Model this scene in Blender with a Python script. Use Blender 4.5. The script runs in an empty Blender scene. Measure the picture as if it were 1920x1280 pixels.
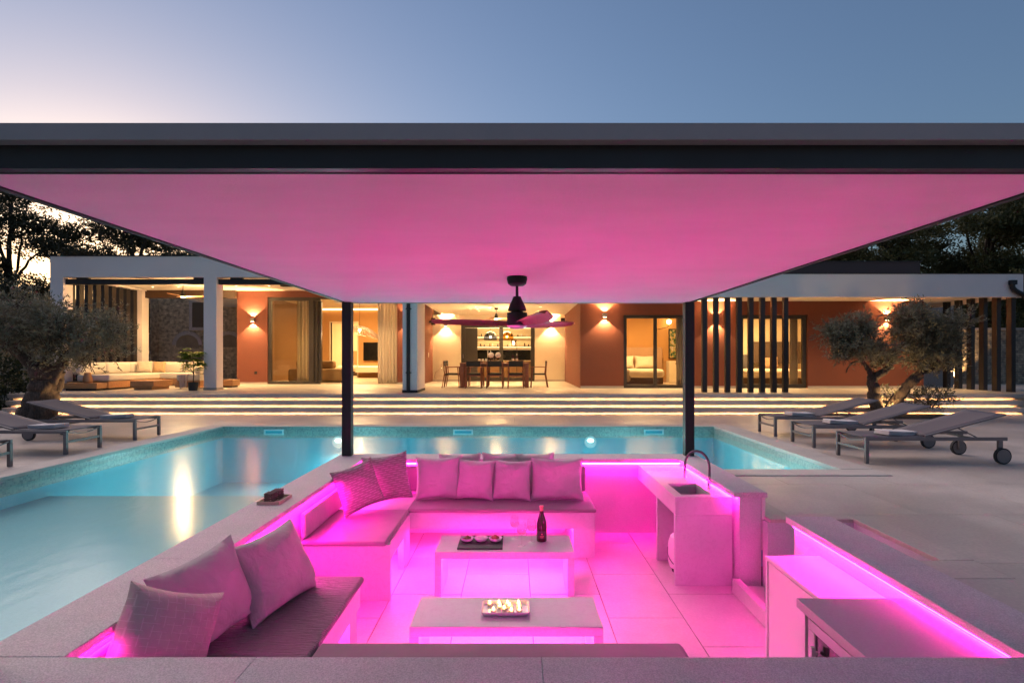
import bpy, math, random
import numpy as np
from mathutils import Vector, Matrix
R = math.radians; PI = math.pi
sc = bpy.context.scene
COL = sc.collection
rnd = random.Random(7)

# ------------------------------------------------------------------ camera, sky, exposure
cam = bpy.data.cameras.new('camera'); camo = bpy.data.objects.new('camera', cam); COL.objects.link(camo)
camo.location = (0, 0, 1.37); camo.rotation_euler = (PI/2, 0, 0)
cam.lens = 20; cam.sensor_width = 36; cam.shift_x = -5/1920; cam.shift_y = 33/1920
cam.clip_start = .05; cam.clip_end = 3000
sc.camera = camo
W = bpy.data.worlds.new('World'); sc.world = W; W.use_nodes = True
wn, wl = W.node_tree.nodes, W.node_tree.links
sky = wn.new('ShaderNodeTexSky'); sky.sky_type = 'NISHITA'; sky.sun_disc = False
sky.sun_elevation = R(1.95); sky.sun_rotation = R(-35.8)
sky.air_density = 1.08; sky.dust_density = 2.75; sky.ozone_density = 2.7; sky.altitude = 0
wb = wn.new('ShaderNodeMix'); wb.data_type = 'RGBA'; wb.blend_type = 'MULTIPLY'; wb.inputs[0].default_value = 1   # camera white balance
wb.inputs[7].default_value = (.92, 1.02, 1.17, 1); wl.new(sky.outputs[0], wb.inputs[6])
bg = wn['Background']; hs = wn.new('ShaderNodeHueSaturation'); hs.inputs['Saturation'].default_value = .86; wl.new(wb.outputs[2], hs.inputs['Color']); wl.new(hs.outputs[0], bg.inputs[0]); bg.inputs[1].default_value = 0.108
sun = bpy.data.lights.new('sun', 'SUN'); sun.energy = .85; sun.angle = R(80); sun.color = (1, .80, .72); sun.specular_factor = .1
suno = bpy.data.objects.new('sun', sun); COL.objects.link(suno)
suno.rotation_euler = (R(62), 0, R(180+35.8))   # soft afterglow from the side where the sun went down
sc.view_settings.view_transform = 'Standard'; sc.view_settings.look = 'None'
sc.view_settings.exposure = 1.97; sc.view_settings.gamma = 1
cy = sc.cycles
cy.use_denoising = True; cy.use_adaptive_sampling = True; cy.adaptive_threshold = .015
cy.max_bounces = 8; cy.diffuse_bounces = 4; cy.glossy_bounces = 3; cy.transmission_bounces = 4; cy.transparent_max_bounces = 24
cy.sample_clamp_indirect = 40; cy.caustics_reflective = False; cy.caustics_refractive = False

# ------------------------------------------------------------------ materials
def nt(name):
    m = bpy.data.materials.new(name); m.use_nodes = True
    t = m.node_tree; b = t.nodes['Principled BSDF']
    return m, t, b
def node(t, typ, ins=None, **kw):
    n = t.nodes.new(typ)
    for k, v in kw.items(): setattr(n, k, v)
    for k, v in (ins or {}).items():
        if isinstance(v, bpy.types.NodeSocket): t.links.new(v, n.inputs[k])
        else: n.inputs[k].default_value = v
    return n
def coords(t, how):
    if how == 'pos': return node(t, 'ShaderNodeNewGeometry').outputs['Position']
    return node(t, 'ShaderNodeTexCoord').outputs['Object']
def scaled(t, c, s):
    return node(t, 'ShaderNodeMapping', {'Vector': c, 'Scale': s}).outputs[0]
def c4(c): return (c[0], c[1], c[2], 1)
def rampmix(t, fac, a, b, lo=.35, hi=.65):
    r = node(t, 'ShaderNodeMapRange', {'Value': fac, 'From Min': lo, 'From Max': hi})
    return node(t, 'ShaderNodeMix', {0: r.outputs[0], 6: a, 7: b}, data_type='RGBA').outputs[2]
MATS = {}
def mk(name, col, rough=.5, metal=0, orand=0, var=.12, vs=1.5, grain=0, gs=120, bump=0, bs=60, coord='pos', spec=.5, stretch=None, coat=0, sheen=0):
    """plain procedural surface: large soft mottling, fine grain, fine relief"""
    m, t, b = nt(name)
    c = coords(t, coord)
    if stretch: c = scaled(t, c, stretch)
    n1 = node(t, 'ShaderNodeTexNoise', {'Vector': c, 'Scale': vs, 'Detail': 5, 'Roughness': .6})
    lo = tuple(x*(1-var) for x in col); hi = tuple(min(1, x*(1+var)) for x in col)
    out = rampmix(t, n1.outputs[0], c4(lo), c4(hi), .3, .7)
    if grain:
        n2 = node(t, 'ShaderNodeTexNoise', {'Vector': c, 'Scale': gs, 'Detail': 2})
        g = rampmix(t, n2.outputs[0], (1-grain,)*3+(1,), (1+grain,)*3+(1,), .35, .65)
        out = node(t, 'ShaderNodeMix', {0: 1.0, 6: out, 7: g}, data_type='RGBA', blend_type='MULTIPLY').outputs[2]
    if orand:
        oi = node(t, 'ShaderNodeObjectInfo')
        mr = node(t, 'ShaderNodeMapRange', {'Value': oi.outputs['Random'], 'To Min': 1-orand, 'To Max': 1+orand})
        st = node(t, 'ShaderNodeTexNoise', {'Vector': c, 'Scale': .35, 'Detail': 7, 'Roughness': .7})
        out = node(t, 'ShaderNodeMix', {0: 1.0, 6: out, 7: rampmix(t, st.outputs[0], (.86, .85, .84, 1), (1.06, 1.05, 1.04, 1), .4, .6)}, data_type='RGBA', blend_type='MULTIPLY').outputs[2]
        out = node(t, 'ShaderNodeVectorMath', {0: out, 'Scale': mr.outputs[0]}, operation='SCALE').outputs[0]
    t.links.new(out, b.inputs['Base Color'])
    r = node(t, 'ShaderNodeMapRange', {'Value': n1.outputs[0], 'From Min': .3, 'From Max': .7, 'To Min': max(0, rough-.08), 'To Max': min(1, rough+.08)})
    t.links.new(r.outputs[0], b.inputs['Roughness'])
    b.inputs['Metallic'].default_value = metal; b.inputs['Specular IOR Level'].default_value = spec
    b.inputs['Coat Weight'].default_value = coat; b.inputs['Sheen Weight'].default_value = sheen
    if bump:
        n3 = node(t, 'ShaderNodeTexNoise', {'Vector': c, 'Scale': bs, 'Detail': 4, 'Roughness': .65})
        bp = node(t, 'ShaderNodeBump', {'Height': n3.outputs[0], 'Strength': bump, 'Distance': .01})
        t.links.new(bp.outputs[0], b.inputs['Normal'])
    MATS[name] = m
    return m
def emit(name, col, s):
    m, t, b = nt(name)
    b.inputs['Base Color'].default_value = c4(col); b.inputs['Emission Color'].default_value = c4(col); b.inputs['Emission Strength'].default_value = s
    MATS[name] = m
    return m
def clear(name, tint=(.95, .95, .93), ior=1.45, rough=.0, bump=None, gain=1.0):
    """thin clear sheet: straight transmission plus fresnel reflection on its outer face"""
    m, t, b = nt(name); t.nodes.remove(b)
    o = t.nodes['Material Output']
    fr = node(t, 'ShaderNodeFresnel', {'IOR': ior})
    gl = node(t, 'ShaderNodeBsdfGlossy', {'Roughness': rough, 'Color': (1, 1, 1, 1)})
    if bump:
        c = scaled(t, coords(t, 'pos'), bump[0])
        n = node(t, 'ShaderNodeTexNoise', {'Vector': c, 'Scale': bump[1], 'Detail': 3})
        bp = node(t, 'ShaderNodeBump', {'Height': n.outputs[0], 'Strength': bump[2], 'Distance': .05})
        t.links.new(bp.outputs[0], gl.inputs['Normal']); t.links.new(bp.outputs[0], fr.inputs['Normal'])
    bf = node(t, 'ShaderNodeNewGeometry').outputs['Backfacing']
    inv = node(t, 'ShaderNodeMath', {0: 1.0, 1: bf}, operation='SUBTRACT')
    f1 = node(t, 'ShaderNodeMath', {0: fr.outputs[0], 1: inv.outputs[0]}, operation='MULTIPLY')
    f2 = node(t, 'ShaderNodeMath', {0: f1.outputs[0], 1: gain}, operation='MULTIPLY', use_clamp=True)
    tr = node(t, 'ShaderNodeBsdfTransparent', {'Color': c4(tint)})
    mx = node(t, 'ShaderNodeMixShader', {0: f2.outputs[0], 1: tr.outputs[0], 2: gl.outputs[0]})
    t.links.new(mx.outputs[0], o.inputs[0])
    MATS[name] = m
    return m
def stonework(name, c1, c2, mortar, sc_=3.2, rough=.85):
    m, t, b = nt(name)
    c = coords(t, 'pos')
    sp = node(t, 'ShaderNodeSeparateXYZ', {0: c})
    xy = node(t, 'ShaderNodeMath', {0: sp.outputs[0], 1: sp.outputs[1]}, operation='ADD')
    wob = node(t, 'ShaderNodeTexNoise', {'Vector': c, 'Scale': 3.0, 'Detail': 3})
    wo = node(t, 'ShaderNodeMath', {0: wob.outputs[0], 1: .16}, operation='MULTIPLY')
    zz = node(t, 'ShaderNodeMath', {0: sp.outputs[2], 1: wo.outputs[0]}, operation='ADD')
    cv = node(t, 'ShaderNodeCombineXYZ', {0: xy.outputs[0], 1: zz.outputs[0]})
    br = node(t, 'ShaderNodeTexBrick', {'Vector': cv.outputs[0], 'Color1': c4(c1), 'Color2': c4(c2), 'Mortar': c4(mortar), 'Scale': sc_, 'Mortar Size': .025, 'Mortar Smooth': .4, 'Bias': .1, 'Brick Width': .62, 'Row Height': .3})
    n = node(t, 'ShaderNodeTexNoise', {'Vector': c, 'Scale': 6, 'Detail': 5})
    col = node(t, 'ShaderNodeMix', {0: .75, 6: br.outputs[0], 7: rampmix(t, n.outputs[0], (.45, .43, .4, 1), (1.35, 1.3, 1.2, 1))}, data_type='RGBA', blend_type='MULTIPLY')
    t.links.new(col.outputs[2], b.inputs['Base Color']); b.inputs['Roughness'].default_value = rough
    h = node(t, 'ShaderNodeMath', {0: n.outputs[0], 1: br.outputs['Fac']}, operation='SUBTRACT')
    bp = node(t, 'ShaderNodeBump', {'Height': h.outputs[0], 'Strength': .9, 'Distance': .05}); t.links.new(bp.outputs[0], b.inputs['Normal'])
    MATS[name] = m
    return m
def woodm(name, a, b_, rough=.45, axis=(1, 12, 12), scale=2.5):
    m, t, b = nt(name)
    c = scaled(t, coords(t, 'pos'), axis)
    n = node(t, 'ShaderNodeTexNoise', {'Vector': c, 'Scale': scale, 'Detail': 6, 'Roughness': .6, 'Distortion': .6})
    t.links.new(rampmix(t, n.outputs[0], c4(a), c4(b_), .3, .7), b.inputs['Base Color'])
    b.inputs['Roughness'].default_value = rough
    bp = node(t, 'ShaderNodeBump', {'Height': n.outputs[0], 'Strength': .15, 'Distance': .004}); t.links.new(bp.outputs[0], b.inputs['Normal'])
    MATS[name] = m
    return m
def veined(name, base, vein, rough=.35, vs=5):
    m, t, b = nt(name)
    c = coords(t, 'pos')
    n = node(t, 'ShaderNodeTexNoise', {'Vector': c, 'Scale': vs, 'Detail': 8, 'Roughness': .62, 'Distortion': 1.3})
    d = node(t, 'ShaderNodeMath', {0: n.outputs[0], 1: .5}, operation='SUBTRACT')
    a = node(t, 'ShaderNodeMath', {0: d.outputs[0]}, operation='ABSOLUTE')
    n2 = node(t, 'ShaderNodeTexNoise', {'Vector': c, 'Scale': 2.2, 'Detail': 4})
    v = rampmix(t, a.outputs[0], c4(vein), c4(base), .0, .035)
    v2 = rampmix(t, n2.outputs[0], c4(tuple(x*.86 for x in base)), c4(base), .35, .65)
    mx = node(t, 'ShaderNodeMix', {0: .35, 6: v2, 7: v}, data_type='RGBA')
    t.links.new(mx.outputs[2], b.inputs['Base Color']); b.inputs['Roughness'].default_value = rough
    MATS[name] = m
    return m
def dashed(name, base, thread, row=42, dash=9, fold=.2, cross=False, thin=.14):
    """woven cover with rows of short stitched threads"""
    m, t, b = nt(name)
    c = coords(t, 'obj'); sp = node(t, 'ShaderNodeSeparateXYZ', {0: c})
    def M(op, x, y=None):
        d = {0: x}
        if y is not None: d[1] = y
        return node(t, 'ShaderNodeMath', d, operation=op).outputs[0]
    def rows(u, v, rr, dd):
        vr = M('MULTIPLY', v, rr); fl = M('FLOOR', vr); fr = M('FRACT', vr)
        line = M('LESS_THAN', fr, thin)
        us = M('ADD', M('MULTIPLY', u, dd), M('MULTIPLY', fl, .377))
        return M('MULTIPLY', line, M('LESS_THAN', M('FRACT', us), .72))
    f = rows(sp.outputs[0], sp.outputs[2], row, dash)
    if cross: f = M('MAXIMUM', f, rows(sp.outputs[2], sp.outputs[0], row*.8, dash*1.3))
    mx = node(t, 'ShaderNodeMix', {0: f, 6: c4(base), 7: c4(thread)}, data_type='RGBA')
    t.links.new(mx.outputs[2], b.inputs['Base Color']); b.inputs['Roughness'].default_value = .9
    n3 = node(t, 'ShaderNodeTexNoise', {'Vector': c, 'Scale': 9, 'Detail': 3})
    n4 = node(t, 'ShaderNodeTexNoise', {'Vector': c, 'Scale': 400, 'Detail': 1})
    h = M('ADD', M('MULTIPLY', n3.outputs[0], 1.0), M('MULTIPLY', n4.outputs[0], .05))
    bp = node(t, 'ShaderNodeBump', {'Height': M('ADD', h, M('MULTIPLY', f, .04)), 'Strength': fold, 'Distance': .03}); t.links.new(bp.outputs[0], b.inputs['Normal'])
    MATS[name] = m
    return m
def fabric(name, col, fold=.25, fs=7, stretch=None, var=.08):
    m, t, b = nt(name)
    c = coords(t, 'obj'); cs = scaled(t, c, stretch) if stretch else c
    n3 = node(t, 'ShaderNodeTexNoise', {'Vector': cs, 'Scale': fs, 'Detail': 3, 'Distortion': .5})
    n4 = node(t, 'ShaderNodeTexNoise', {'Vector': c, 'Scale': 450, 'Detail': 1})
    n5 = node(t, 'ShaderNodeTexNoise', {'Vector': c, 'Scale': 3, 'Detail': 3})
    t.links.new(rampmix(t, n5.outputs[0], c4(tuple(x*(1-var) for x in col)), c4(tuple(x*(1+var) for x in col))), b.inputs['Base Color'])
    b.inputs['Roughness'].default_value = .92; b.inputs['Sheen Weight'].default_value = .15
    h = node(t, 'ShaderNodeMath', {0: n4.outputs[0], 1: .06, 2: n3.outputs[0]}, operation='MULTIPLY_ADD')
    bp = node(t, 'ShaderNodeBump', {'Height': h.outputs[0], 'Strength': fold, 'Distance': .03}); t.links.new(bp.outputs[0], b.inputs['Normal'])
    MATS[name] = m
    return m
def leafm(name, a, b_, vs=2.0, trans=.25):
    m, t, b = nt(name)
    c = coords(t, 'pos')
    n = node(t, 'ShaderNodeTexNoise', {'Vector': c, 'Scale': vs, 'Detail': 3})
    w = node(t, 'ShaderNodeTexWhiteNoise', {'Vector': scaled(t, c, (17, 17, 17))})
    col = node(t, 'ShaderNodeMix', {0: .35, 6: rampmix(t, n.outputs[0], c4(a), c4(b_)), 7: rampmix(t, w.outputs[0], c4(a), c4(b_), 0, 1)}, data_type='RGBA')
    t.links.new(col.outputs[2], b.inputs['Base Color']); b.inputs['Roughness'].default_value = .6
    tr = node(t, 'ShaderNodeBsdfTranslucent', {'Color': col.outputs[2]})
    mx = node(t, 'ShaderNodeMixShader', {0: trans, 1: b.outputs[0], 2: tr.outputs[0]})
    t.links.new(mx.outputs[0], t.nodes['Material Output'].inputs[0])
    MATS[name] = m
    return m

WARM = (1, .63, .27); WARMW = (1, .70, .36); PINK = (1, .006, .46)
mk('deck', (.60, .50, .44), .36, orand=.05, var=.10, vs=.7, grain=.07, gs=40, bump=.035, bs=30)
mk('joint', (.16, .15, .14), .9)
mk('terrace', (.50, .46, .41), .38, var=.07, vs=.6, grain=.04, gs=30)
mk('stepstone', (.64, .55, .50), .36, orand=.03, var=.08, vs=1, grain=.05, gs=40, bump=.05, bs=40)
mk('copingstone', (.58, .50, .45), .7, orand=.05, var=.1, vs=2, grain=.16, gs=150, bump=.3, bs=120)
mk('roughcast', (.60, .53, .54), .85, var=.07, vs=2.5, grain=.2, gs=170, bump=.55, bs=110)
mk('lounge_plaster', (.62, .55, .58), .85, var=.05, vs=2, grain=.08, gs=120, bump=.5, bs=90)
mk('floor_tile', (.60, .55, .54), .4, orand=.035, var=.06, vs=1.6, grain=.05, gs=60, bump=.05, bs=40)
veined('ceramic', (.50, .54, .51), (.38, .39, .38), .32, 9)
mk('ceiling_plaster', (.68, .56, .59), .9, var=.05, vs=1.2, bump=.5, bs=55, stretch=(1, 2.5, 1))
mk('dark_metal', (.016, .014, .016), .6, var=.15, vs=4, spec=.5)
mk('grey_metal', (.32, .27, .275), .5, var=.08, vs=3)
mk('white_render', (.86, .75, .72), .9, var=.03, vs=.8, grain=.04, gs=90, bump=.12, bs=70)
mk('cream_render', (.66, .58, .46), .9, var=.04, vs=.8, grain=.04, gs=90, bump=.12, bs=70)
mk('terracotta', (.185, .057, .037), .9, var=.10, vs=1.1, grain=.08, gs=70, bump=.2, bs=60)
mk('skirting', (.40, .36, .33), .6)
mk('soffit', (.84, .76, .66), .9, var=.03)
mk('frame_dark', (.045, .036, .03), .4, var=.1)
mk('slat_dark', (.030, .024, .023), .5, var=.15, vs=3)
mk('beam_brown', (.07, .035, .02), .6, var=.2)
mk('parapet', (.035, .018, .02), .6, var=.15)
mk('interior_tan', (.50, .27, .10), .9, var=.05)
mk('interior_cream', (.72, .62, .46), .9, var=.03)
mk('interior_floor', (.42, .34, .25), .45, var=.08)
mk('curtain', (.62, .52, .41), .9, var=.05, vs=.6)
mk('sofa_white', (.68, .63, .56), .95, var=.04, vs=3, bump=.25, bs=300)
mk('sofa_tan', (.34, .22, .10), .9, var=.08, bump=.2, bs=300)
woodm('oak', (.36, .17, .07), (.52, .28, .13))
woodm('teak', (.17, .05, .025), (.28, .095, .045))
woodm('walnut', (.16, .08, .035), (.25, .13, .06))
woodm('fan_blade', (.22, .035, .03), (.31, .065, .05), axis=(4, 4, 4))
mk('rope_black', (.022, .018, .016), .8, var=.3, vs=40)
mk('black_screen', (.008, .008, .009), .15)
mk('chrome', (.62, .58, .6), .18, metal=1, var=.03)
mk('rubber_grey', (.11, .10, .115), .55)
mk('tyre', (.02, .02, .022), .7)
mk('lounger_metal', (.17, .14, .14), .45, var=.05)
mk('lounger_sling', (.13, .105, .115), .8, var=.06, grain=.12, gs=300)
mk('towel', (.70, .62, .60), .95, var=.05, vs=5, bump=.5, bs=200, coord='obj')
mk('slate', (.02, .018, .02), .6, bump=.2, bs=80)
mk('porcelain', (.78, .76, .78), .15, var=.02)
mk('wax', (.85, .78, .62), .5, var=.03)
mk('olive_food', (.14, .11, .02), .35, var=.5, vs=60, coord='obj')
mk('cheese_food', (.80, .72, .70), .6, var=.05)
mk('brown_food', (.24, .10, .035), .5, var=.4, vs=60)
mk('bottle_dark', (.045, .006, .008), .08, var=.1, spec=.6)
mk('bottle_label', (.03, .012, .02), .5)
mk('gold_print', (.50, .24, .12), .4, metal=.6)
mk('foil_pink', (.62, .22, .20), .3, metal=.5)
mk('cab_white', (.68, .62, .63), .4, var=.02)
mk('cab_top', (.44, .385, .40), .45, var=.05, grain=.05)
mk('fridge_frame', (.50, .42, .46), .4, metal=.1, var=.04)
mk('gas_white', (.74, .70, .72), .35, var=.03)
mk('bead_wood', (.16, .09, .085), .6, var=.2, vs=30)
woodm('tray_wood', (.48, .34, .25), (.60, .45, .34))
mk('bark_olive', (.085, .055, .04), .95, var=.45, vs=5, grain=.3, gs=40, bump=1, bs=22, stretch=(1, 1, .3))
mk('bark', (.035, .026, .02), .95, var=.4, vs=4, bump=.8, bs=20)
leafm('olive_leaf', (.10, .098, .062), (.25, .225, .15), 2.5)
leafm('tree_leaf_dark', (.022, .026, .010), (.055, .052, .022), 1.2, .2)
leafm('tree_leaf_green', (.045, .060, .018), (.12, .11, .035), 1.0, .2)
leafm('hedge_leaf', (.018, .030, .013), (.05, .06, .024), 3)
leafm('pot_leaf', (.12, .22, .02), (.26, .34, .04), 5, .35)
mk('soil', (.05, .038, .028), .95, var=.4, vs=5, bump=.6, bs=20)
mk('earth', (.055, .05, .03), .95, var=.4, vs=.6, bump=.5, bs=8)
mk('pot_dark', (.02, .024, .024), .5)
stonework('old_stone', (.46, .35, .24), (.27, .205, .145), (.38, .30, .21), 3.4)
stonework('garden_stone', (.36, .28, .21), (.24, .19, .15), (.13, .11, .09), 3.4)
mk('panel_stone', (.30, .25, .23), .8, var=.12, vs=2, grain=.1, gs=30)
mk('shutter', (.075, .05, .03), .8)
mk('arch_fill', (.17, .125, .085), .9, var=.25, vs=2)
mk('pool_liner', (.09, .50, .60), .6, var=.05, vs=1.5, grain=.04, gs=80)
mk('pool_shelf', (.16, .41, .46), .6, var=.07, vs=1.2, grain=.05, gs=60)
m_, t_, b_ = nt('pool_mosaic')   # small square glass tiles along the water line
c_ = coords(t_, 'pos'); s_ = node(t_, 'ShaderNodeSeparateXYZ', {0: c_})
xy_ = node(t_, 'ShaderNodeMath', {0: s_.outputs[0], 1: s_.outputs[1]}, operation='ADD')
cv_ = node(t_, 'ShaderNodeCombineXYZ', {0: xy_.outputs[0], 1: s_.outputs[2]})
br_ = node(t_, 'ShaderNodeTexBrick', {'Vector': cv_.outputs[0], 'Color1': (.22, .25, .23, 1), 'Color2': (.42, .43, .37, 1), 'Mortar': (.46, .45, .42, 1), 'Scale': 40, 'Mortar Size': .03, 'Brick Width': 1, 'Row Height': 1}, offset=0)
t_.links.new(br_.outputs[0], b_.inputs['Base Color']); b_.inputs['Roughness'].default_value = .3; MATS['pool_mosaic'] = m_
mk('white_plastic', (.72, .74, .72), .4)
clear('water', (.70, .95, .97), 1.33, .17, ((1, .4, 1), 7.0, .05), gain=.7)
clear('glass_pane', (.93, .92, .88), 1.5, .0)
clear('glassware', (.97, .95, .96), 1.5, .02, gain=1.9)
clear('bottle_green', (.5, .55, .4), 1.5, .02, gain=1.2)
clear('smoke_glass', (.42, .47, .60), 1.5, .02)
clear('amber_glass', (.80, .55, .22), 1.5, .02)
clear('dark_glass', (.20, .10, .16), 1.5, .02, gain=1.5)
clear('wine', (.97, .90, .88), 1.34, .0)
emit('led_pink', PINK, 92)
emit('led_pink_under', (1, .03, .44), 62)
emit('led_warm', (1, .57, .23), 15)
emit('lamp_warm', (1, .66, .30), 9)
emit('lamp_soft', (1, .72, .40), 2.2)
emit('flame', (1, .50, .13), 16)
emit('pool_lens', (.85, 1, 1), 14)
emit('cove', (1, .68, .32), 2.2)
mk('fan_lens', (.70, .66, .68), .4)
fabric('cushion_plum', (.23, .195, .20), .18, 5)
fabric('cushion_ruched', (.23, .195, .20), .9, 6, (2.2, 14, 2.2))
fabric('pillow_plain', (.47, .42, .43), .75, 8)
fabric('pillow_taupe', (.42, .355, .37), .8, 8)
dashed('pillow_stitched', (.30, .215, .24), (.62, .52, .54), 44, 10, .35)
dashed('pillow_grid', (.40, .32, .315), (.50, .41, .41), 34, 12, .9, True, .085)
fabric('throw_cloth', (.52, .42, .40), .5, 8)
fabric('sofa_pillow', (.66, .56, .42), .3, 6)
fabric('sofa_pillow_tan', (.55, .36, .19), .3, 6)
fabric('bedding', (.66, .58, .46), .7, 4)
dashed('bed_throw', (.26, .20, .15), (.42, .36, .30), 60, 20, .3, True)
mk('headboard', (.42, .26, .16), .9)
mk('headboard_dark', (.10, .065, .05), .9)
m_, t_, b_ = nt('painting')      # loose dabs of yellow, green and white
n_ = node(t_, 'ShaderNodeTexNoise', {'Vector': coords(t_, 'pos'), 'Scale': 12, 'Detail': 4})
r_ = t_.nodes.new('ShaderNodeValToRGB'); t_.links.new(n_.outputs[0], r_.inputs[0]); e_ = r_.color_ramp.elements
e_[0].position = .36; e_[0].color = (.02, .05, .03, 1); e_[1].position = .68; e_[1].color = (.65, .62, .5, 1)
for p, c in ((.46, (.10, .22, .12, 1)), (.53, (.55, .32, .05, 1)), (.6, (.30, .30, .28, 1))):
    q = e_.new(p); q.color = c
t_.links.new(r_.outputs[0], b_.inputs['Base Color']); MATS['painting'] = m_
mk('paper', (.70, .64, .52), .8)

# ------------------------------------------------------------------ mesh helpers
class MB:
    def __init__(s): s.v = []; s.f = []
    def add(s, vs, fs):
        o = len(s.v); s.v += [tuple(v) for v in vs]; s.f += [tuple(i+o for i in f) for f in fs]; return s
    def box(s, x0, x1, y0, y1, z0, z1):
        return s.add([(x0,y0,z0),(x1,y0,z0),(x1,y1,z0),(x0,y1,z0),(x0,y0,z1),(x1,y0,z1),(x1,y1,z1),(x0,y1,z1)],
                     [(0,3,2,1),(4,5,6,7),(0,1,5,4),(1,2,6,5),(2,3,7,6),(3,0,4,7)])
    def bar(s, p, q, w, h, up=(0, 0, 1)):
        p = Vector(p); q = Vector(q); d = (q-p).normalized(); u = Vector(up)
        sd = d.cross(u)
        if sd.length < 1e-4: sd = d.cross(Vector((1, 0, 0)))
        sd.normalize(); u = sd.cross(d)
        vs = []
        for c in (p, q):
            for a, b in ((-1,-1),(1,-1),(1,1),(-1,1)): vs.append(c+sd*(a*w/2)+u*(b*h/2))
        return s.add(vs, [(0,3,2,1),(4,5,6,7),(0,1,5,4),(1,2,6,5),(2,3,7,6),(3,0,4,7)][:2]+[(0,1,5,4),(1,2,6,5),(2,3,7,6),(3,0,4,7)])
    def tube(s, pts, rad, n=10, cap=True):
        pts = [Vector(p) for p in pts]
        if not hasattr(rad, '__len__'): rad = [rad]*len(pts)
        vs = []; fs = []; prev = None
        for i, p in enumerate(pts):
            d = (pts[min(i+1, len(pts)-1)]-pts[max(i-1, 0)]).normalized()
            if prev is None: a = d.orthogonal().normalized()
            else:
                a = prev-d*prev.dot(d)
                a = a.normalized() if a.length > 1e-5 else d.orthogonal().normalized()
            prev = a; b = d.cross(a)
            for k in range(n):
                t = 2*PI*k/n; vs.append(p+(a*math.cos(t)+b*math.sin(t))*rad[i])
        for i in range(len(pts)-1):
            for k in range(n):
                fs.append((i*n+k, i*n+(k+1) % n, (i+1)*n+(k+1) % n, (i+1)*n+k))
        if cap: fs += [tuple(range(n))[::-1], tuple((len(pts)-1)*n+k for k in range(n))]
        return s.add(vs, fs)
    def lathe(s, prof, c=(0, 0, 0), n=20):
        vs = []; fs = []
        for r, z in prof:
            for k in range(n):
                t = 2*PI*k/n; vs.append((c[0]+max(r, 1e-4)*math.cos(t), c[1]+max(r, 1e-4)*math.sin(t), c[2]+z))
        for i in range(len(prof)-1):
            for k in range(n): fs.append((i*n+k, i*n+(k+1) % n, (i+1)*n+(k+1) % n, (i+1)*n+k))
        return s.add(vs, fs)
    def disc(s, c, r, n=16, ny=0, nz=-1):
        vs = []
        for k in range(n):
            t = 2*PI*k/n
            vs.append((c[0]+r*math.cos(t), c[1]+(r*math.sin(t) if nz else 0), c[2]+(0 if nz else r*math.sin(t))))
        return s.add(vs, [tuple(range(n)) if nz > 0 or ny < 0 else tuple(range(n))[::-1]])
    def ball(s, c, r, n=8, m=6, sq=(1, 1, 1)):
        vs = []; fs = []
        for i in range(m+1):
            p = PI*i/m
            for k in range(n):
                t = 2*PI*k/n
                vs.append((c[0]+r*sq[0]*math.sin(p)*math.cos(t), c[1]+r*sq[1]*math.sin(p)*math.sin(t), c[2]+r*sq[2]*math.cos(p)))
        for i in range(m):
            for k in range(n): fs.append((i*n+k, (i+1)*n+k, (i+1)*n+(k+1) % n, i*n+(k+1) % n))
        return s.add(vs, fs)
    def rbox(s, x0, x1, y0, y1, z0, z1, r=.04, n=4):
        """box with rounded vertical and top edges (cushions)"""
        prof = [(r*(1-math.cos(a)), r*(1-math.sin(a))) for a in [PI/2*i/n for i in range(n+1)]]
        ring = []
        lv = [(i_, z0+dz) for i_, dz in [(p[1]*.0+p[0], p[1]) for p in [(r*(1-math.sin(PI/2*i/n)), r*(1-math.cos(PI/2*i/n))) for i in range(n+1)]]]
        lv += [(i_, z1-dz) for i_, dz in [(r*(1-math.sin(PI/2*i/n)), r*(1-math.cos(PI/2*i/n))) for i in range(n, -1, -1)]]
        vs = []; fs = []; k = 4*(n+1)
        for ins, z in lv:
            for cx, cy_, a0 in ((x1-r, y1-r, 0), (x0+r, y1-r, PI/2), (x0+r, y0+r, PI), (x1-r, y0+r, 1.5*PI)):
                for j in range(n+1):
                    a = a0+PI/2*j/n; rr = r-ins
                    vs.append((cx+rr*math.cos(a), cy_+rr*math.sin(a), z))
        for i in range(len(lv)-1):
            for j in range(k): fs.append((i*k+j, i*k+(j+1) % k, (i+1)*k+(j+1) % k, (i+1)*k+j))
        fs += [tuple(range(k))[::-1], tuple((len(lv)-1)*k+j for j in range(k))]
        return s.add(vs, fs)
def tagit(o, label=None, cat=None, group=None, kind=None):
    for k, v in (('label', label), ('category', cat), ('group', group), ('kind', kind)):
        if v: o[k] = v
    return o
def T(name, label, cat, loc=(0, 0, 0), rz=0, group=None):
    o = bpy.data.objects.new(name, None); COL.objects.link(o); o.empty_display_size = .2
    o.location = loc; o.rotation_euler = (0, 0, rz)
    return tagit(o, label, cat, group)
def rootof(o):
    while o.parent: o = o.parent
    return o
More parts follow.
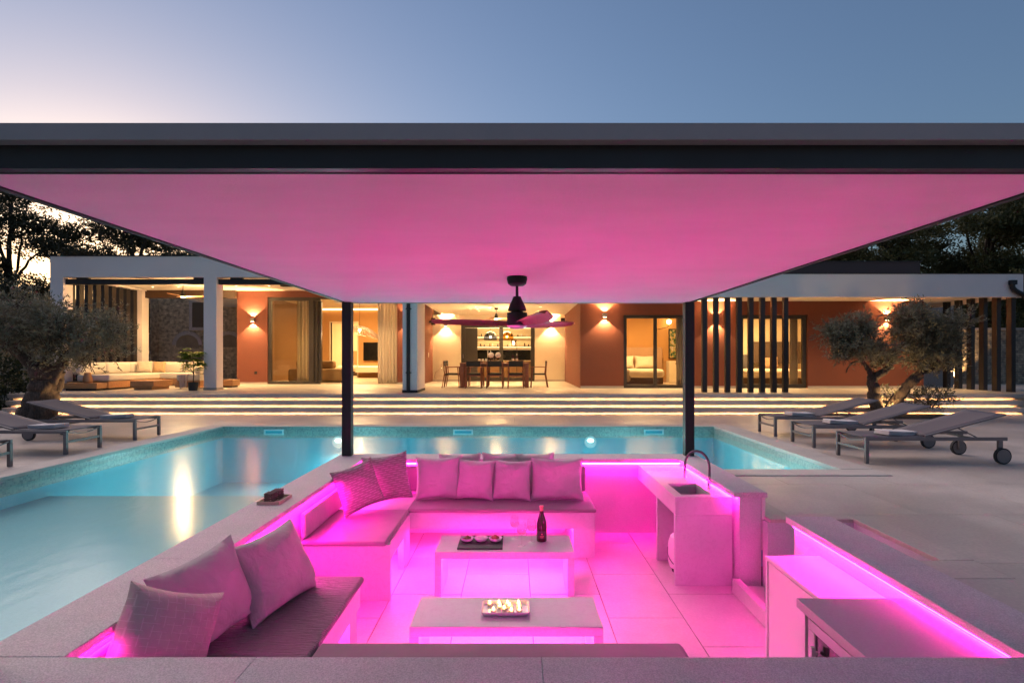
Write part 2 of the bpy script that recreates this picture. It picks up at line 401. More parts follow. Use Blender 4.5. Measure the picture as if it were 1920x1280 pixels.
def P(name, mb, mat, parent=None, smooth=None, bev=0, sub=0, label=None, cat=None, group=None, kind=None, seg=2, world=True):
    """one mesh object; its coordinates are given in world space (root rotation is applied later)"""
    me = bpy.data.meshes.new(name)
    off = Vector(rootof(parent).location) if (parent and world) else Vector((0, 0, 0))
    me.from_pydata([Vector(v)-off for v in mb.v], [], mb.f); me.update()
    me.materials.append(MATS[mat])
    if smooth is not None:
        me.shade_smooth(); me.set_sharp_from_angle(angle=R(smooth))
    o = bpy.data.objects.new(name, me); COL.objects.link(o)
    if parent: o.parent = parent
    if bev:
        b = o.modifiers.new('b', 'BEVEL'); b.width = bev; b.segments = seg; b.limit_method = 'ANGLE'; b.angle_limit = R(40)
    if sub:
        b = o.modifiers.new('s', 'SUBSURF'); b.levels = sub; b.render_levels = sub
    return tagit(o, label, cat, group, kind)
def B(name, box, mat, parent=None, **kw): return P(name, MB().box(*box), mat, parent, **kw)
def share(o, parent=None, loc=None):
    c = o.copy(); COL.objects.link(c); c.parent = parent
    if loc is not None: c.location = loc
    return c
def copy_tree(o, parent=None):
    c = o.copy(); COL.objects.link(c); c.parent = parent
    for ch in list(o.children): copy_tree(ch, c)
    return c
def place(root, loc, rz=0, label=None):
    root.location = loc; root.rotation_euler = (0, 0, rz)
    if label: root['label'] = label
    return root
def lamp(name, typ, loc, energy, color, parent=None, rot=(0, 0, 0), **kw):
    l = bpy.data.lights.new(name, typ); l.energy = energy; l.color = color
    for k, v in kw.items(): setattr(l, k, v)
    o = bpy.data.objects.new(name, l); COL.objects.link(o)
    off = Vector(rootof(parent).location) if parent else Vector((0, 0, 0))
    o.location = Vector(loc)-off; o.rotation_euler = rot
    if parent: o.parent = parent
    return o
def strip(name, p, q, parent, mat='led_pink', w=.012, h=.008, step=.5):
    p = Vector(p); q = Vector(q); n = max(1, int((q-p).length/step)); mb = MB()
    for i in range(n):
        a = p+(q-p)*(i/n); b = p+(q-p)*((i+1)/n)
        mb.bar(a, b, w, h)
    return P(name, mb, mat, parent)
def cut(rect, holes):
    out = [rect]
    for hx0, hx1, hy0, hy1 in holes:
        nx = []
        for x0, x1, y0, y1 in out:
            if hx0 >= x1 or hx1 <= x0 or hy0 >= y1 or hy1 <= y0: nx.append((x0, x1, y0, y1)); continue
            if hy0 > y0: nx.append((x0, x1, y0, hy0))
            if hy1 < y1: nx.append((x0, x1, hy1, y1))
            m0, m1 = max(y0, hy0), min(y1, hy1)
            if hx0 > x0: nx.append((x0, hx0, m0, m1))
            if hx1 < x1: nx.append((hx1, x1, m0, m1))
        out = nx
    return [r for r in out if r[1]-r[0] > .012 and r[3]-r[2] > .012]

# ------------------------------------------------------------------ setting: ground, deck, terrace, steps
mb = MB(); G = 900
for x0, x1, y0, y1 in cut((-G, G, -G, G), [(-13.0, 13.0, -3, 15.3)]):
    mb.add([(x0, y0, -.06), (x1, y0, -.06), (x1, y1, -.06), (x0, y1, -.06)], [(0, 1, 2, 3)])
P('ground', mb, 'earth', kind='structure')
POOL = (-5.9, 4.02, 7.0, 11.5); POOL2 = (-5.9, -2.12, -2.0, 7.0); LOUNGE = (-2.13, 2.34, 1.84, 7.0); WELL = (2.34, 2.9, 3.86, 4.87)
LANE = (2.19, 2.36, 4.2, 4.87)
holes = [(POOL[0]-.36, POOL[1]+.42, 6.66, POOL[3]+.32), (POOL2[0]-.36, -2.1, -2.3, 7.1), LOUNGE, WELL, (2.9, 3.13, 3.55, 4.87), (2.34, 3.13, 3.55, 3.86)]
# the strip of deck between the lounge's far right wall and the pool coping
fill = (2.19, 2.34, 4.87, 6.66)
mb = MB()
for r in cut((-13.0, 13.0, -3, 14.4), holes): mb.add([(r[0], r[2], -.012), (r[1], r[2], -.012), (r[1], r[3], -.012), (r[0], r[3], -.012)], [(0, 1, 2, 3)])
mb.add([(fill[0], fill[2], -.012), (fill[1], fill[2], -.012), (fill[1], fill[3], -.012), (fill[0], fill[3], -.012)], [(0, 1, 2, 3)])
deck = P('deck', mb, 'joint', kind='structure')
TS = 1.2; j = .0022
nx = int(26/TS)+1
for iy in range(-3, 12):
    for ix in range(-11, 11):
        x0 = ix*TS+(.6 if iy % 2 else 0); y0 = iy*TS+.22
        rect = (max(x0+j, -13), min(x0+TS-j, 13), max(y0+j, -3), min(y0+TS-j, 14.35))
        if rect[1]-rect[0] < .05 or rect[3]-rect[2] < .05: continue
        hs = holes[:2]+[(LOUNGE[0], 2.19, 1.84, 7.0), (2.19, 2.34, 1.84, 4.87)]+holes[3:]
        mb = MB()
        for r in cut(rect, hs): mb.box(*r, -.03, 0)
        if mb.v: P('paver', mb, 'deck', deck)
# pool coping stones
coping = P('pool_coping', MB().box(POOL[0]-.35, POOL[1]+.40, 11.71, 11.8, -.03, -.006), 'joint', kind='structure')
def stones(x0, x1, y0, y1, z0, z1, along, n, parent, mat='copingstone', name='coping_stone', gap=.003, bev=.006):
    for i in range(n):
        if along == 'x':
            a = x0+(x1-x0)*i/n; b = x0+(x1-x0)*(i+1)/n; bx = (a+gap/2, b-gap/2, y0, y1, z0, z1)
        else:
            a = y0+(y1-y0)*i/n; b = y0+(y1-y0)*(i+1)/n; bx = (x0, x1, a+gap/2, b-gap/2, z0, z1)
        B(name, bx, mat, parent, bev=bev)
stones(-6.25, 4.42, 11.5, 11.8, -.004, .012, 'x', 10, coping)
stones(-6.25, -5.9, -2.0, 11.5, -.03, .012, 'y', 12, coping)
stones(4.02, 4.42, 7.02, 11.5, -.03, .018, 'y', 5, coping)
stones(2.24, 4.42, 6.66, 7.02, -.03, .014, 'x', 2, coping)
# pool basin
pool = P('pool_basin', MB().box(-5.9, 4.02, 7.2, 11.5, -1.2, -1.12), 'pool_liner', kind='structure')
B('shelf', (-5.9, -2.1, -2, 7.2, -.5, -.36), 'pool_shelf', pool)
B('shelf_riser', (-5.9, -2.1, 7.1, 7.198, -1.12, -.5), 'pool_liner', pool)
WL = -.12
for nm, bx in (('far', (-5.9, 4.02, 11.5, 11.7)), ('left', (-6.1, -5.9, -2, 11.5)), ('right', (4.02, 4.2, 7.0, 11.5)), ('near', (-2.1, 4.02, 6.85, 7.0))):
    if nm == 'near': B('pool_wall', (2.2, 4.02, 6.85, 7.0, -1.12, -.03), 'pool_liner', pool)
    else:
        B('pool_wall', (*bx, -1.2, WL-.10), 'pool_liner', pool)
        B('mosaic_band', (*bx, WL-.10, -.03 if nm != 'far' else -.006), 'pool_mosaic', pool)
B('pool_wall', (-2.12, 2.2, 6.9, 6.965, -1.12, .0), 'pool_liner', pool)
B('pool_wall', (-2.12, -2.05, -2, 6.9, -.5, .0), 'pool_liner', pool)
mb = MB()
for r in ((-5.9, 4.02, 7.0, 11.5), (-5.9, -2.12, -2, 7.0)): mb.add([(r[0], r[2], WL), (r[1], r[2], WL), (r[1], r[3], WL), (r[0], r[3], WL)], [(0, 1, 2, 3)])
P('pool_water', mb, 'water', kind='structure')
for x in (-4.86, -1.04, 2.81):          # skimmer mouths in the far wall
    s = P('skimmer', MB().box(x-.2, x+.2, 11.47, 11.50, -.155, -.125).box(x-.2, x+.2, 11.47, 11.5, -.075, -.045).box(x-.2, x-.17, 11.47, 11.5, -.125, -.075).box(x+.17, x+.2, 11.47, 11.5, -.125, -.075), 'white_plastic', pool)
    B('flap', (x-.17, x+.17, 11.485, 11.499, -.125, -.075), 'pool_liner', s)
for x in (-3.56, 1.53):
    s = P('pool_lamp', MB().tube([(x, 11.5, -.30), (x, 11.47, -.30)], .12, 20), 'white_plastic', pool, smooth=40)
    P('lens', MB().ball((x, 11.468, -.27), .055, 14, 10, (1, .25, .5)), 'pool_lens', s, smooth=60)
    lamp('pool_lamp_light', 'AREA', (x, 11.42, -.32), 15, (.62, 1, .98), pool, (R(-70), 0, 0), shape='DISK', size=.25)
for (x, y, rx, rz) in ((-4.0, 7.3, R(90), 0), (-.4, 7.05, R(90), 0), (3.0, 7.05, R(90), 0)):  # added pool lamps, out of view, to brighten the water and far wall
    s = P('pool_lamp', MB().tube([(x, y-.05, -.6), (x, y, -.6)], .12, 20), 'white_plastic', pool, smooth=40)
    lamp('pool_lamp_light', 'AREA', (x, y+.05, -.6), 9, (.62, 1, .98), pool, (R(68), 0, 0), shape='DISK', size=.25)

# terrace with lit steps
terr = P('terrace', MB().box(-13.4, 14.6, 15.02, 34, .35, .45).box(-13.3, 14.5, 15.08, 34, -.06, .35).box(-26, -13.4, 17, 40, -.06, .30).box(14.6, 21, 16.8, 21.2, .3, .44), 'terrace', kind='structure')
steps = P('terrace_steps', MB().box(-13.0, 13.0, 14.68, 15.079, -.06, .20).box(-12.72, 12.72, 14.27, 14.679, -.06, .05), 'stepstone', kind='structure')
def slabs(x0, x1, y0, y1, z1, n):
    for i in range(n):
        a = x0+(x1-x0)*i/n; b = x0+(x1-x0)*(i+1)/n
        B('step_slab', (a+.001, b-.001, y0, y1, z1-.098, z1), 'stepstone', steps, bev=.004)
        B('added_led_lip', (a+.001, b-.001, y0+.002, y0+.014, z1-.114, z1-.0985), 'stepstone', steps)  # lip added to hide the strip so only its glow shows
slabs(-13.35, 13.45, 14.985, 15.018, .452, 9)
slabs(-13.05, 13.05, 14.58, 15.079, .30, 9)
slabs(-12.78, 12.76, 14.17, 14.679, .15, 9)
for y, z, xe in ((15.006, .344, 13.2), (14.604, .193, 12.9), (14.194, .043, 12.65)):
    strip('led_strip', (-xe, y, z), (xe, y, z), steps, 'led_warm', .012, .006, 1.2)

# ------------------------------------------------------------------ sunken lounge
FZ = -.66; CT = .21; CB = .165
lf = P('lounge_floor', MB().box(-1.95, 2.1, 2.1, 6.75, -.75, FZ-.006), 'joint', kind='structure')
cols = [-1.95, -1.66, -1.06, -.46, .135, .735, 1.33, 1.96]
for i in range(len(cols)-1):
    y = 2.1-(.45 if i % 2 else 0)+.12
    while y < 6.7:
        a, b = max(y, 2.1), min(y+.9, 6.7)
        if b-a > .02: B('floor_tile', (cols[i]+.003, cols[i+1]-.003, a+.003, b-.003, FZ-.02, FZ), 'floor_tile', lf, bev=.002, seg=1)
        y += .9
lw = T('lounge_wall', 'low roughcast wall with pale coping and pink light strips around the sunken lounge', 'wall', (0, 4.5, FZ))
PL = 'lounge_plaster'
B('wall', (-2.08, -1.84, 2.0, 6.93, -.75, CB), PL, lw)
B('wall', (-1.84, 2.14, 6.66, 6.93, -.75, CB), PL, lw)
B('wall', (1.97, 2.16, 4.98, 6.66, -.75, CB), PL, lw)
B('wall', (2.05, 2.30, 2.0, 4.17, -.75, CB), PL, lw)
B('wall', (-1.84, 2.05, 1.92, 2.16, -.75, CB), PL, lw)
def cope(bx, along, n): stones(*bx, CB+.001, CT, along, n, lw, 'roughcast', 'coping', .0006, .004)
cope((-2.12, -1.76, 2.222, 6.61), 'y', 4)
cope((-2.12, 2.20, 6.611, 6.97), 'x', 4)
cope((1.91, 2.20, 4.95, 6.61), 'y', 2)
cope((2.0, 2.33, 2.222, 4.2), 'y', 2)
cope((-2.12, 2.33, 1.86, 2.22), 'x', 4)
LZ = CB-.012
strip('led_strip', (-1.825, 2.2, LZ), (-1.825, 6.6, LZ), lw)
strip('led_strip', (-1.8, 6.645, LZ), (1.93, 6.645, LZ), lw)
strip('led_strip', (1.955, 6.6, LZ), (1.955, 5.02, LZ), lw)
strip('led_strip', (2.035, 4.15, LZ), (2.035, 2.25, LZ), lw)
# entry landing and stair up to the deck, running beside the near right wall
es = P('entry_stair', MB().box(1.97, 2.9, 4.17, 4.87, -.75, -.57).box(2.305, 2.9, 3.9, 4.169, -.75, -.38).box(2.305, 2.9, 3.64, 3.899, -.75, -.19).box(2.305, 2.9, 3.40, 3.639, -.75, -.012), 'terrace', kind='structure')
B('threshold', (1.90, 1.965, 4.18, 4.97, -.75, -.545), 'floor_tile', es)
B('stair_wall', (2.165, 3.1, 4.87, 4.97, -.75, -.031), PL, es)
B('stair_wall', (2.9, 2.98, 3.87, 4.868, -.75, -.031), PL, es)
B('kerb_stone', (2.9, 3.125, 3.872, 4.97, -.03, .004), 'deck', es, bev=.004)
B('kerb_stone', (2.345, 3.125, 3.552, 3.868, -.03, .003), 'deck', es, bev=.004)
B('wall_end', (2.165, 2.195, 4.98, 6.6, -.3, CB-.002), 'white_render', es)

CE = 'ceramic'
# benches
bn = T('corner_bench', 'veined stone corner bench along the far walls of the sunken lounge', 'bench', (-1.4, 6.2, FZ))
B('seat_slab', (-1.84, .82, 5.81, 6.66, -.36, -.20), CE, bn)
B('seat_slab', (-1.84, -1.07, 4.80, 5.809, -.36, -.20), CE, bn)
B('leg', (.60, .82, 5.812, 6.655, FZ, -.361), CE, bn)
B('leg', (-1.838, -1.05, 4.78, 4.84, FZ, -.19), CE, bn)
B('leg', (-1.13, -1.072, 5.5, 5.808, FZ, -.361), CE, bn)
strip('led_strip', (-1.05, 5.9, -.375), (.56, 5.9, -.375), bn, 'led_pink_under')
strip('led_strip', (-1.16, 4.9, -.375), (-1.16, 5.75, -.375), bn, 'led_pink_under')
bn = T('side_bench', 'stone bench under a ruched cushion along the pool side of the lounge', 'bench', (-1.4, 3.1, FZ))
B('seat_slab', (-1.84, -1.08, 2.17, 3.98, -.36, -.20), CE, bn)
B('leg', (-1.83, -1.10, 3.80, 3.96, FZ, -.361), CE, bn)
B('leg', (-1.83, -1.10, 2.3, 2.46, FZ, -.361), CE, bn)
strip('led_strip', (-1.18, 2.5, -.375), (-1.18, 3.75, -.375), bn, 'led_pink_under')
bn = T('short_bench', 'stone bench below the near coping facing the coffee tables', 'bench', (0, 2.6, FZ))
B('seat_slab', (-1.078, .89, 2.17, 3.05, -.36, -.20), CE, bn)
B('leg', (.70, .88, 2.2, 3.02, FZ, -.361), CE, bn)
strip('led_strip', (-.9, 2.95, -.375), (.62, 2.95, -.375), bn, 'led_pink_under')
# seat and back cushions
def slab_cushion(name, bx, mat, label, r=.02):
    mb = MB().rbox(*bx, r=r, n=3)
    return P(name, mb, mat, None, smooth=50, label=label, cat='cushion')
slab_cushion('seat_cushion', (-1.81, -1.075, 4.76, 5.80, -.199, -.158), 'cushion_plum', 'flat plum seat cushion on the pool-side arm of the corner bench')
slab_cushion('seat_cushion', (-1.10, .835, 5.795, 6.55, -.199, -.158), 'cushion_plum', 'long flat plum seat cushion on the corner bench below the row of pillows')
slab_cushion('seat_cushion', (-1.81, -1.055, 2.2, 4.0, -.199, -.150), 'cushion_ruched', 'ruched plum seat cushion on the side bench', .022)
slab_cushion('seat_cushion', (-1.05, .90, 2.2, 3.07, -.199, -.150), 'cushion_plum', 'plum seat cushion peeping over the near coping', .03)
slab_cushion('back_cushion', (-1.815, -1.77, 4.80, 6.5, -.155, .07), 'pillow_taupe', 'thin back cushion, coloured paler to show pink light, against the wall behind the striped pillows', .025)  # lighter fabric stands in for the pink light on this cushion
slab_cushion('back_cushion', (-1.70, .82, 6.555, 6.64, -.155, .135), 'cushion_plum', 'long thin plum back cushion behind the row of pale pillows', .025)
slab_cushion('back_cushion', (-1.815, -1.745, 2.25, 3.98, -.145, .12), 'cushion_plum', 'thin plum back cushion behind the taupe pillows on the side bench', .03)

def pillow(name, w, h, t, mat, loc, yaw, tilt, roll, label, seed, group=None):
    """stuffed square: pointed corners, belly, creases; base at loc, front faces -Y before yaw"""
    rr = random.Random(seed); n = 18; mb = MB(); ids = {}
    ph = [rr.uniform(0, 6.28) for _ in range(8)]
    M = Matrix.Rotation(yaw, 3, 'Z') @ Matrix.Rotation(-tilt, 3, 'X') @ Matrix.Rotation(roll, 3, 'Y')
    def pt(i, k, sgn):
        u = -1+2*i/n; v = -1+2*k/n
        pin = .085
        x = u*w/2*(1-pin*(1-v*v)**1.0*abs(u)**2); z = v*h/2*(1-pin*(1-u*u)*abs(v)**2)
        th = t*.60*((1-u**2)*(1-v**2))**.40
        if v < 0: th *= 1+.18*(-v)
        edge = max(abs(u), abs(v))
        cr = .010*math.sin(9*u+ph[0]+4*v)*(edge**2)*(1-edge**8)+.008*math.sin(13*v+ph[1]-5*u)*(1-abs(u))*edge
        for cx, cz, q in ((-1, 1, 2), (1, 1, 3), (-1, -1, 4), (1, -1, 5)):   # folds running out of the corners
            d = math.hypot(u-cx, v-cz); a = math.atan2(v-cz, u-cx)
            cr += .013*math.sin(7*a+ph[q])*math.exp(-(d/.55)**2)*min(1, d*4)*(1-edge**10)
        sag = -.015*h*(1-u*u)*(v > 0)*v
        return Vector((x, sgn*(th+max(-.55*th, min(.55*th, cr))), z+sag))
    for sgn in (-1, 1):
        for i in range(n+1):
            for k in range(n+1):
                if sgn == 1 and (i in (0, n) or k in (0, n)): ids[(i, k, 1)] = ids[(i, k, -1)]; continue
                ids[(i, k, sgn)] = len(mb.v); mb.v.append(pt(i, k, sgn))
        for i in range(n):
            for k in range(n):
                q = (ids[(i, k, sgn)], ids[(i+1, k, sgn)], ids[(i+1, k+1, sgn)], ids[(i, k+1, sgn)])
                q = q if sgn == -1 else q[::-1]
                if i in (0, n-1) and k in (0, n-1):      # corner: cut through the corner point so front and back never coincide
                    cn = ids[(0 if i == 0 else n, 0 if k == 0 else n, -1)]; o_ = q.index(cn); q = q[o_:]+q[:o_]
                    mb.f += [(q[0], q[1], q[2]), (q[0], q[2], q[3])]
                else: mb.f.append(q)
    vs = [M @ v for v in mb.v]; zm = min(v.z for v in vs)
    o = P(name, mb, mat, None, smooth=60, label=label, cat='pillow', group=group)
    o.rotation_mode = 'QUATERNION'; o.rotation_quaternion = M.to_quaternion()
    o.location = (loc[0], loc[1], loc[2]-zm)
    return o
SZ = -.157
pp = 'pillow_plain'
for i, (x, w) in enumerate(((-.62, .48), (-.15, .46), (.23, .46))):
    pillow('pillow', w, .46, .13, pp, (x, 6.44, SZ), 0, R(8), R((-1, 2, -2)[i]), 'pale pillow half hidden in the second row on the corner bench', 20+i, 'second row of pillows')
pillow('pillow', .51, .47, .17, pp, (-.83, 6.22, SZ), R(4), R(14), R(-1), 'wide pale pillow next to the striped pillow on the corner bench', 1)
pillow('pillow', .43, .44, .15, pp, (-.43, 6.20, SZ), R(-6), R(15), R(2), 'pale pillow second from the striped pillow in the far row', 2)
pillow('pillow', .43, .44, .15, pp, (-.03, 6.18, SZ), R(-5), R(15), R(1.5), 'pale pillow third from the striped pillow in the far row', 3)
pillow('pillow', .58, .46, .17, pp, (.46, 6.18, SZ), R(3), R(14), R(1), 'widest pale pillow at the open end of the far row', 4)
pillow('pillow', .48, .50, .18, 'pillow_stitched', (-1.36, 6.06, SZ), R(14), R(15), R(-7), 'plum pillow with stitched stripes in the corner of the lounge', 5)
pillow('pillow', .45, .46, .17, 'pillow_stitched', (-1.545, 5.62, SZ), R(38), R(15), R(-14), 'plum striped pillow leaning sideways on the pool-side arm', 6)
tp = 'pillow_taupe'
pillow('pillow', .62, .48, .20, tp, (-1.50, 3.53, SZ), R(76), R(24), R(-1), 'taupe pillow at the far end of the side bench', 7)
pillow('pillow', .58, .48, .18, tp, (-1.66, 3.04, SZ), R(74), R(16), R(-5), 'taupe pillow in the middle of the side bench', 8)
pillow('pillow', .42, .44, .27, 'pillow_grid', (-1.57, 2.54, SZ), R(52), R(14), R(24), 'taupe pillow with a stitched grid at the near end of the side bench', 9)

# coffee tables
def table(name, x0, x1, y0, y1, label):
    t = T(name, label, 'table', ((x0+x1)/2, (y0+y1)/2, FZ)); h = -.28
    B('tabletop', (x0, x1, y0, y1, h-.06, h), CE, t, bev=.002, seg=1)
    B('leg', (x0, x0+.057, y0, y1, FZ, h-.0605), CE, t)
    B('leg', (x1-.057, x1, y0, y1, FZ, h-.0605), CE, t)
    strip('led_strip', (x0+.08, y0+.05, h-.067), (x1-.08, y0+.05, h-.067), t, 'led_pink_under')
    strip('led_strip', (x0+.08, y1-.05, h-.067), (x1-.08, y1-.05, h-.067), t, 'led_pink_under')
table('coffee_table', -.685, .51, 4.87, 5.33, 'stone bridge coffee table carrying the bottle and glasses')
table('coffee_table', -.65, .546, 3.51, 3.95, 'stone bridge coffee table carrying the candle dish')
TZ = -.28
# slate with three bowls
slt = P('slate_tray', MB().box(-.50, -.105, 4.93, 5.29, TZ+.001, TZ+.013), 'slate', None, bev=.002, label='black slate board under three small bowls', cat='tray')
def bowl(cx, food, label):
    t = T('snack_bowl', label, 'bowl', (cx, 5.12, TZ+.0135))
    c = (cx, 5.12, TZ+.0135)
    P('bowl', MB().lathe([(0, 0), (.03, 0), (.05, .012), (.062, .034), (.060, .035), (.047, .014), (.028, .005), (0, .004)], c, 22), 'porcelain', t, smooth=40)
    rr = random.Random(int(cx*1000)); mb = MB()
    for k in range(24 if food != 'brown_food' else 9):
        a = rr.uniform(0, 6.28); q = .042*math.sqrt(rr.random())*(1 if food != 'brown_food' else .55); z = .016+.018*(1-q/.045)+rr.uniform(0, .012)
        p = (c[0]+q*math.cos(a), c[1]+q*math.sin(a), c[2]+z)
        if food == 'cheese_food':
            s = .009; mb.box(p[0]-s, p[0]+s, p[1]-s, p[1]+s, p[2]-s, p[2]+s)
        else: mb.ball(p, .0105 if food == 'olive_food' else .016, 7, 5, (1.2, 1, 1))
    P({'olive_food': 'olives', 'cheese_food': 'cheese_cubes', 'brown_food': 'dip'}[food], mb, food, t, smooth=50 if food != 'cheese_food' else None, kind='stuff')
bowl(-.43, 'olive_food', 'small white bowl heaped with green olives')
bowl(-.302, 'cheese_food', 'small white bowl of white cheese cubes')
bowl(-.172, 'brown_food', 'small white bowl holding a little brown relish')
# glasses and bottle
def wineglass(x, y, label):
    t = T('wine_glass', label, 'glass', (x, y, TZ+.001)); c = (x, y, TZ+.001)
    P('foot', MB().lathe([(.036, 0), (.036, .002), (.012, .006), (.005, .012)], c, 20), 'glassware', t, smooth=50)
    P('stem', MB().lathe([(.005, .012), (.0038, .05), (.004, .095), (.009, .102)], c, 10), 'glassware', t, smooth=60)
    P('bowl', MB().lathe([(.009, .102), (.030, .110), (.043, .128), (.044, .15), (.036, .205), (.035, .205), (.0425, .15), (.041, .129), (.029, .113), (.004, .105)], c, 22), 'glassware', t, smooth=60)
    P('wine', MB().lathe([(.001, .114), (.028, .116), (.039, .130), (.041, .142), (0, .142)], c, 18), 'wine', t, smooth=40)
wineglass(.0, 5.24, 'tall empty-looking wine glass closest to the corner bench')
wineglass(.062, 5.02, 'wine glass standing forward between the other two glasses')
wineglass(.15, 5.13, 'wine glass right beside the dark bottle')
t = T('wine_bottle', 'dark red sparkling wine bottle with pink foil on the coffee table', 'bottle', (.245, 5.17, TZ+.001)); c = (.245, 5.17, TZ+.001)
P('body', MB().lathe([(0, 0), (.042, 0), (.046, .006), (.0465, .13), (.044, .165), (.034, .205), (.020, .245), (.0165, .27), (.0155, .30), (0, .30)], c, 28), 'bottle_dark', t, smooth=40)
P('foil', MB().lathe([(.0165, .262), (.0162, .30), (.019, .302), (.0195, .316), (.017, .322), (0, .323)], c, 20), 'foil_pink', t, smooth=40)
mb = MB(); n = 10
for i in range(n):
    a0 = R(-130)+R(80)*i/n; a1 = R(-130)+R(80)*(i+1)/n; r = .0472
    mb.add([(c[0]+r*math.cos(a0), c[1]+r*math.sin(a0), c[2]+.03), (c[0]+r*math.cos(a1), c[1]+r*math.sin(a1), c[2]+.03), (c[0]+r*math.cos(a1), c[1]+r*math.sin(a1), c[2]+.10), (c[0]+r*math.cos(a0), c[1]+r*math.sin(a0), c[2]+.10)], [(0, 1, 2, 3)])
lb = P('label', mb, 'bottle_label', t)
mb = MB(); r = .0478
for z, hh, wds in ((.068, .009, (.008,)), (.050, .005, (.006, .004, .007, .005, .006)), (.040, .004, (.005, .006, .004, .006))):
    tot = sum(wds)+.002*(len(wds)-1); s0 = -tot/2
    for wd in wds:
        a0 = R(-90)+s0/r; a1 = R(-90)+(s0+wd)/r
        mb.add([(c[0]+r*math.cos(a0), c[1]+r*math.sin(a0), c[2]+z), (c[0]+r*math.cos(a1), c[1]+r*math.sin(a1), c[2]+z), (c[0]+r*math.cos(a1), c[1]+r*math.sin(a1), c[2]+z+hh), (c[0]+r*math.cos(a0), c[1]+r*math.sin(a0), c[2]+z+hh)], [(0, 1, 2, 3)])
        s0 += wd+.002
P('print', mb, 'gold_print', lb)
# candle dish
mb = MB(); ins = [(.0, .028), (.012, .004), (.016, .003)]
def rr_(hx, hy, r, z, n=5):
    o = []
    for sx, sy, a0 in ((1, 1, 0), (-1, 1, PI/2), (-1, -1, PI), (1, -1, 1.5*PI)):
        for k in range(n+1): o.append((sx*(hx-r)+r*math.cos(a0+PI/2*k/n), sy*(hy-r)+r*math.sin(a0+PI/2*k/n), z))
    return o
DX, DY = -.06, 3.735
rings = [rr_(.142, .075, .02, 0), rr_(.150, .085, .025, .004), rr_(.160, .100, .03, .028), rr_(.156, .096, .028, .029), rr_(.146, .082, .025, .010), rr_(.138, .072, .02, .008)]
vs = []; fs = []
for rg in rings: vs += [(DX+p[0], DY+p[1], TZ+.001+p[2]) for p in rg]
k = len(rings[0])
for i in range(len(rings)-1):
    for q in range(k): fs.append((i*k+q, i*k+(q+1) % k, (i+1)*k+(q+1) % k, (i+1)*k+q))
fs += [tuple(range(k))[::-1], tuple((len(rings)-1)*k+q for q in range(k))]
P('candle_dish', MB().add(vs, fs), 'porcelain', None, smooth=40, label='white rectangular dish full of burning tea lights', cat='dish')
tl = T('tea_light', 'lit tea light in a clear cup on the white dish', 'candle', (0, 0, 0), 0, 'tea lights on the dish')
P('cup', MB().lathe([(0, 0), (.018, 0), (.0205, .003), (.0215, .026), (.0205, .026), (.0195, .004), (0, .003)], (0, 0, 0), 18), 'glassware', tl, smooth=40)
wx = P('wax', MB().lathe([(0, .003), (.0185, .003), (.019, .017), (0, .0165)], (0, 0, 0), 16), 'wax', tl, smooth=40)
P('flame', MB().lathe([(.001, .018), (.004, .021), (.0045, .025), (.003, .031), (.0005, .036)], (0, 0, 0), 10), 'flame', tl, smooth=70)
spots = [(-.105, .055), (-.045, .058), (.012, .058), (.085, .060), (-.036, .012), (.028, .022), (.088, .016), (-.078, -.045), (-.008, -.018), (.038, -.048), (.090, -.042)]
for i, (x, y) in enumerate(spots):
    o = tl if i == 0 else copy_tree(tl)
    o.location = (DX+x, DY+y, TZ+.0095)
# tray with bead blocks on the coping
t = T('serving_tray', 'small wooden tray on the coping between pool and lounge', 'tray', (-1.965, 4.62, CT+.001))
x, y, z = -1.965, 4.66, CT+.001
B('base', (x-.09, x+.09, y-.13, y+.13, z, z+.006), 'tray_wood', t)
for bx in ((x-.09, x-.082, y-.13, y+.13), (x+.082, x+.09, y-.13, y+.13), (x-.082, x+.082, y-.13, y-.122), (x-.082, x+.082, y+.122, y+.13)):
    B('rim', (*bx, z+.0062, z+.024), 'tray_wood', t)
def beads(cx, cy_, label):
    mb = MB(); r = .0095
    for i in range(4):
        for j_ in range(5):
            for k_ in range(4):
                if 0 < i < 3 and 0 < j_ < 4 and k_ < 3: continue
                mb.ball((cx+(i-1.5)*r*2, cy_+(j_-2)*r*2, z+.007+r+k_*r*2), r, 8, 6)
    P('bead_block', mb, 'bead_wood', None, smooth=60, label=label, cat='ornament')
beads(x-.015, y-.05, 'dark block of wooden beads on the tray, the nearer to the side bench')
beads(x+.0, y+.055, 'dark block of wooden beads on the tray, the nearer to the striped pillows')

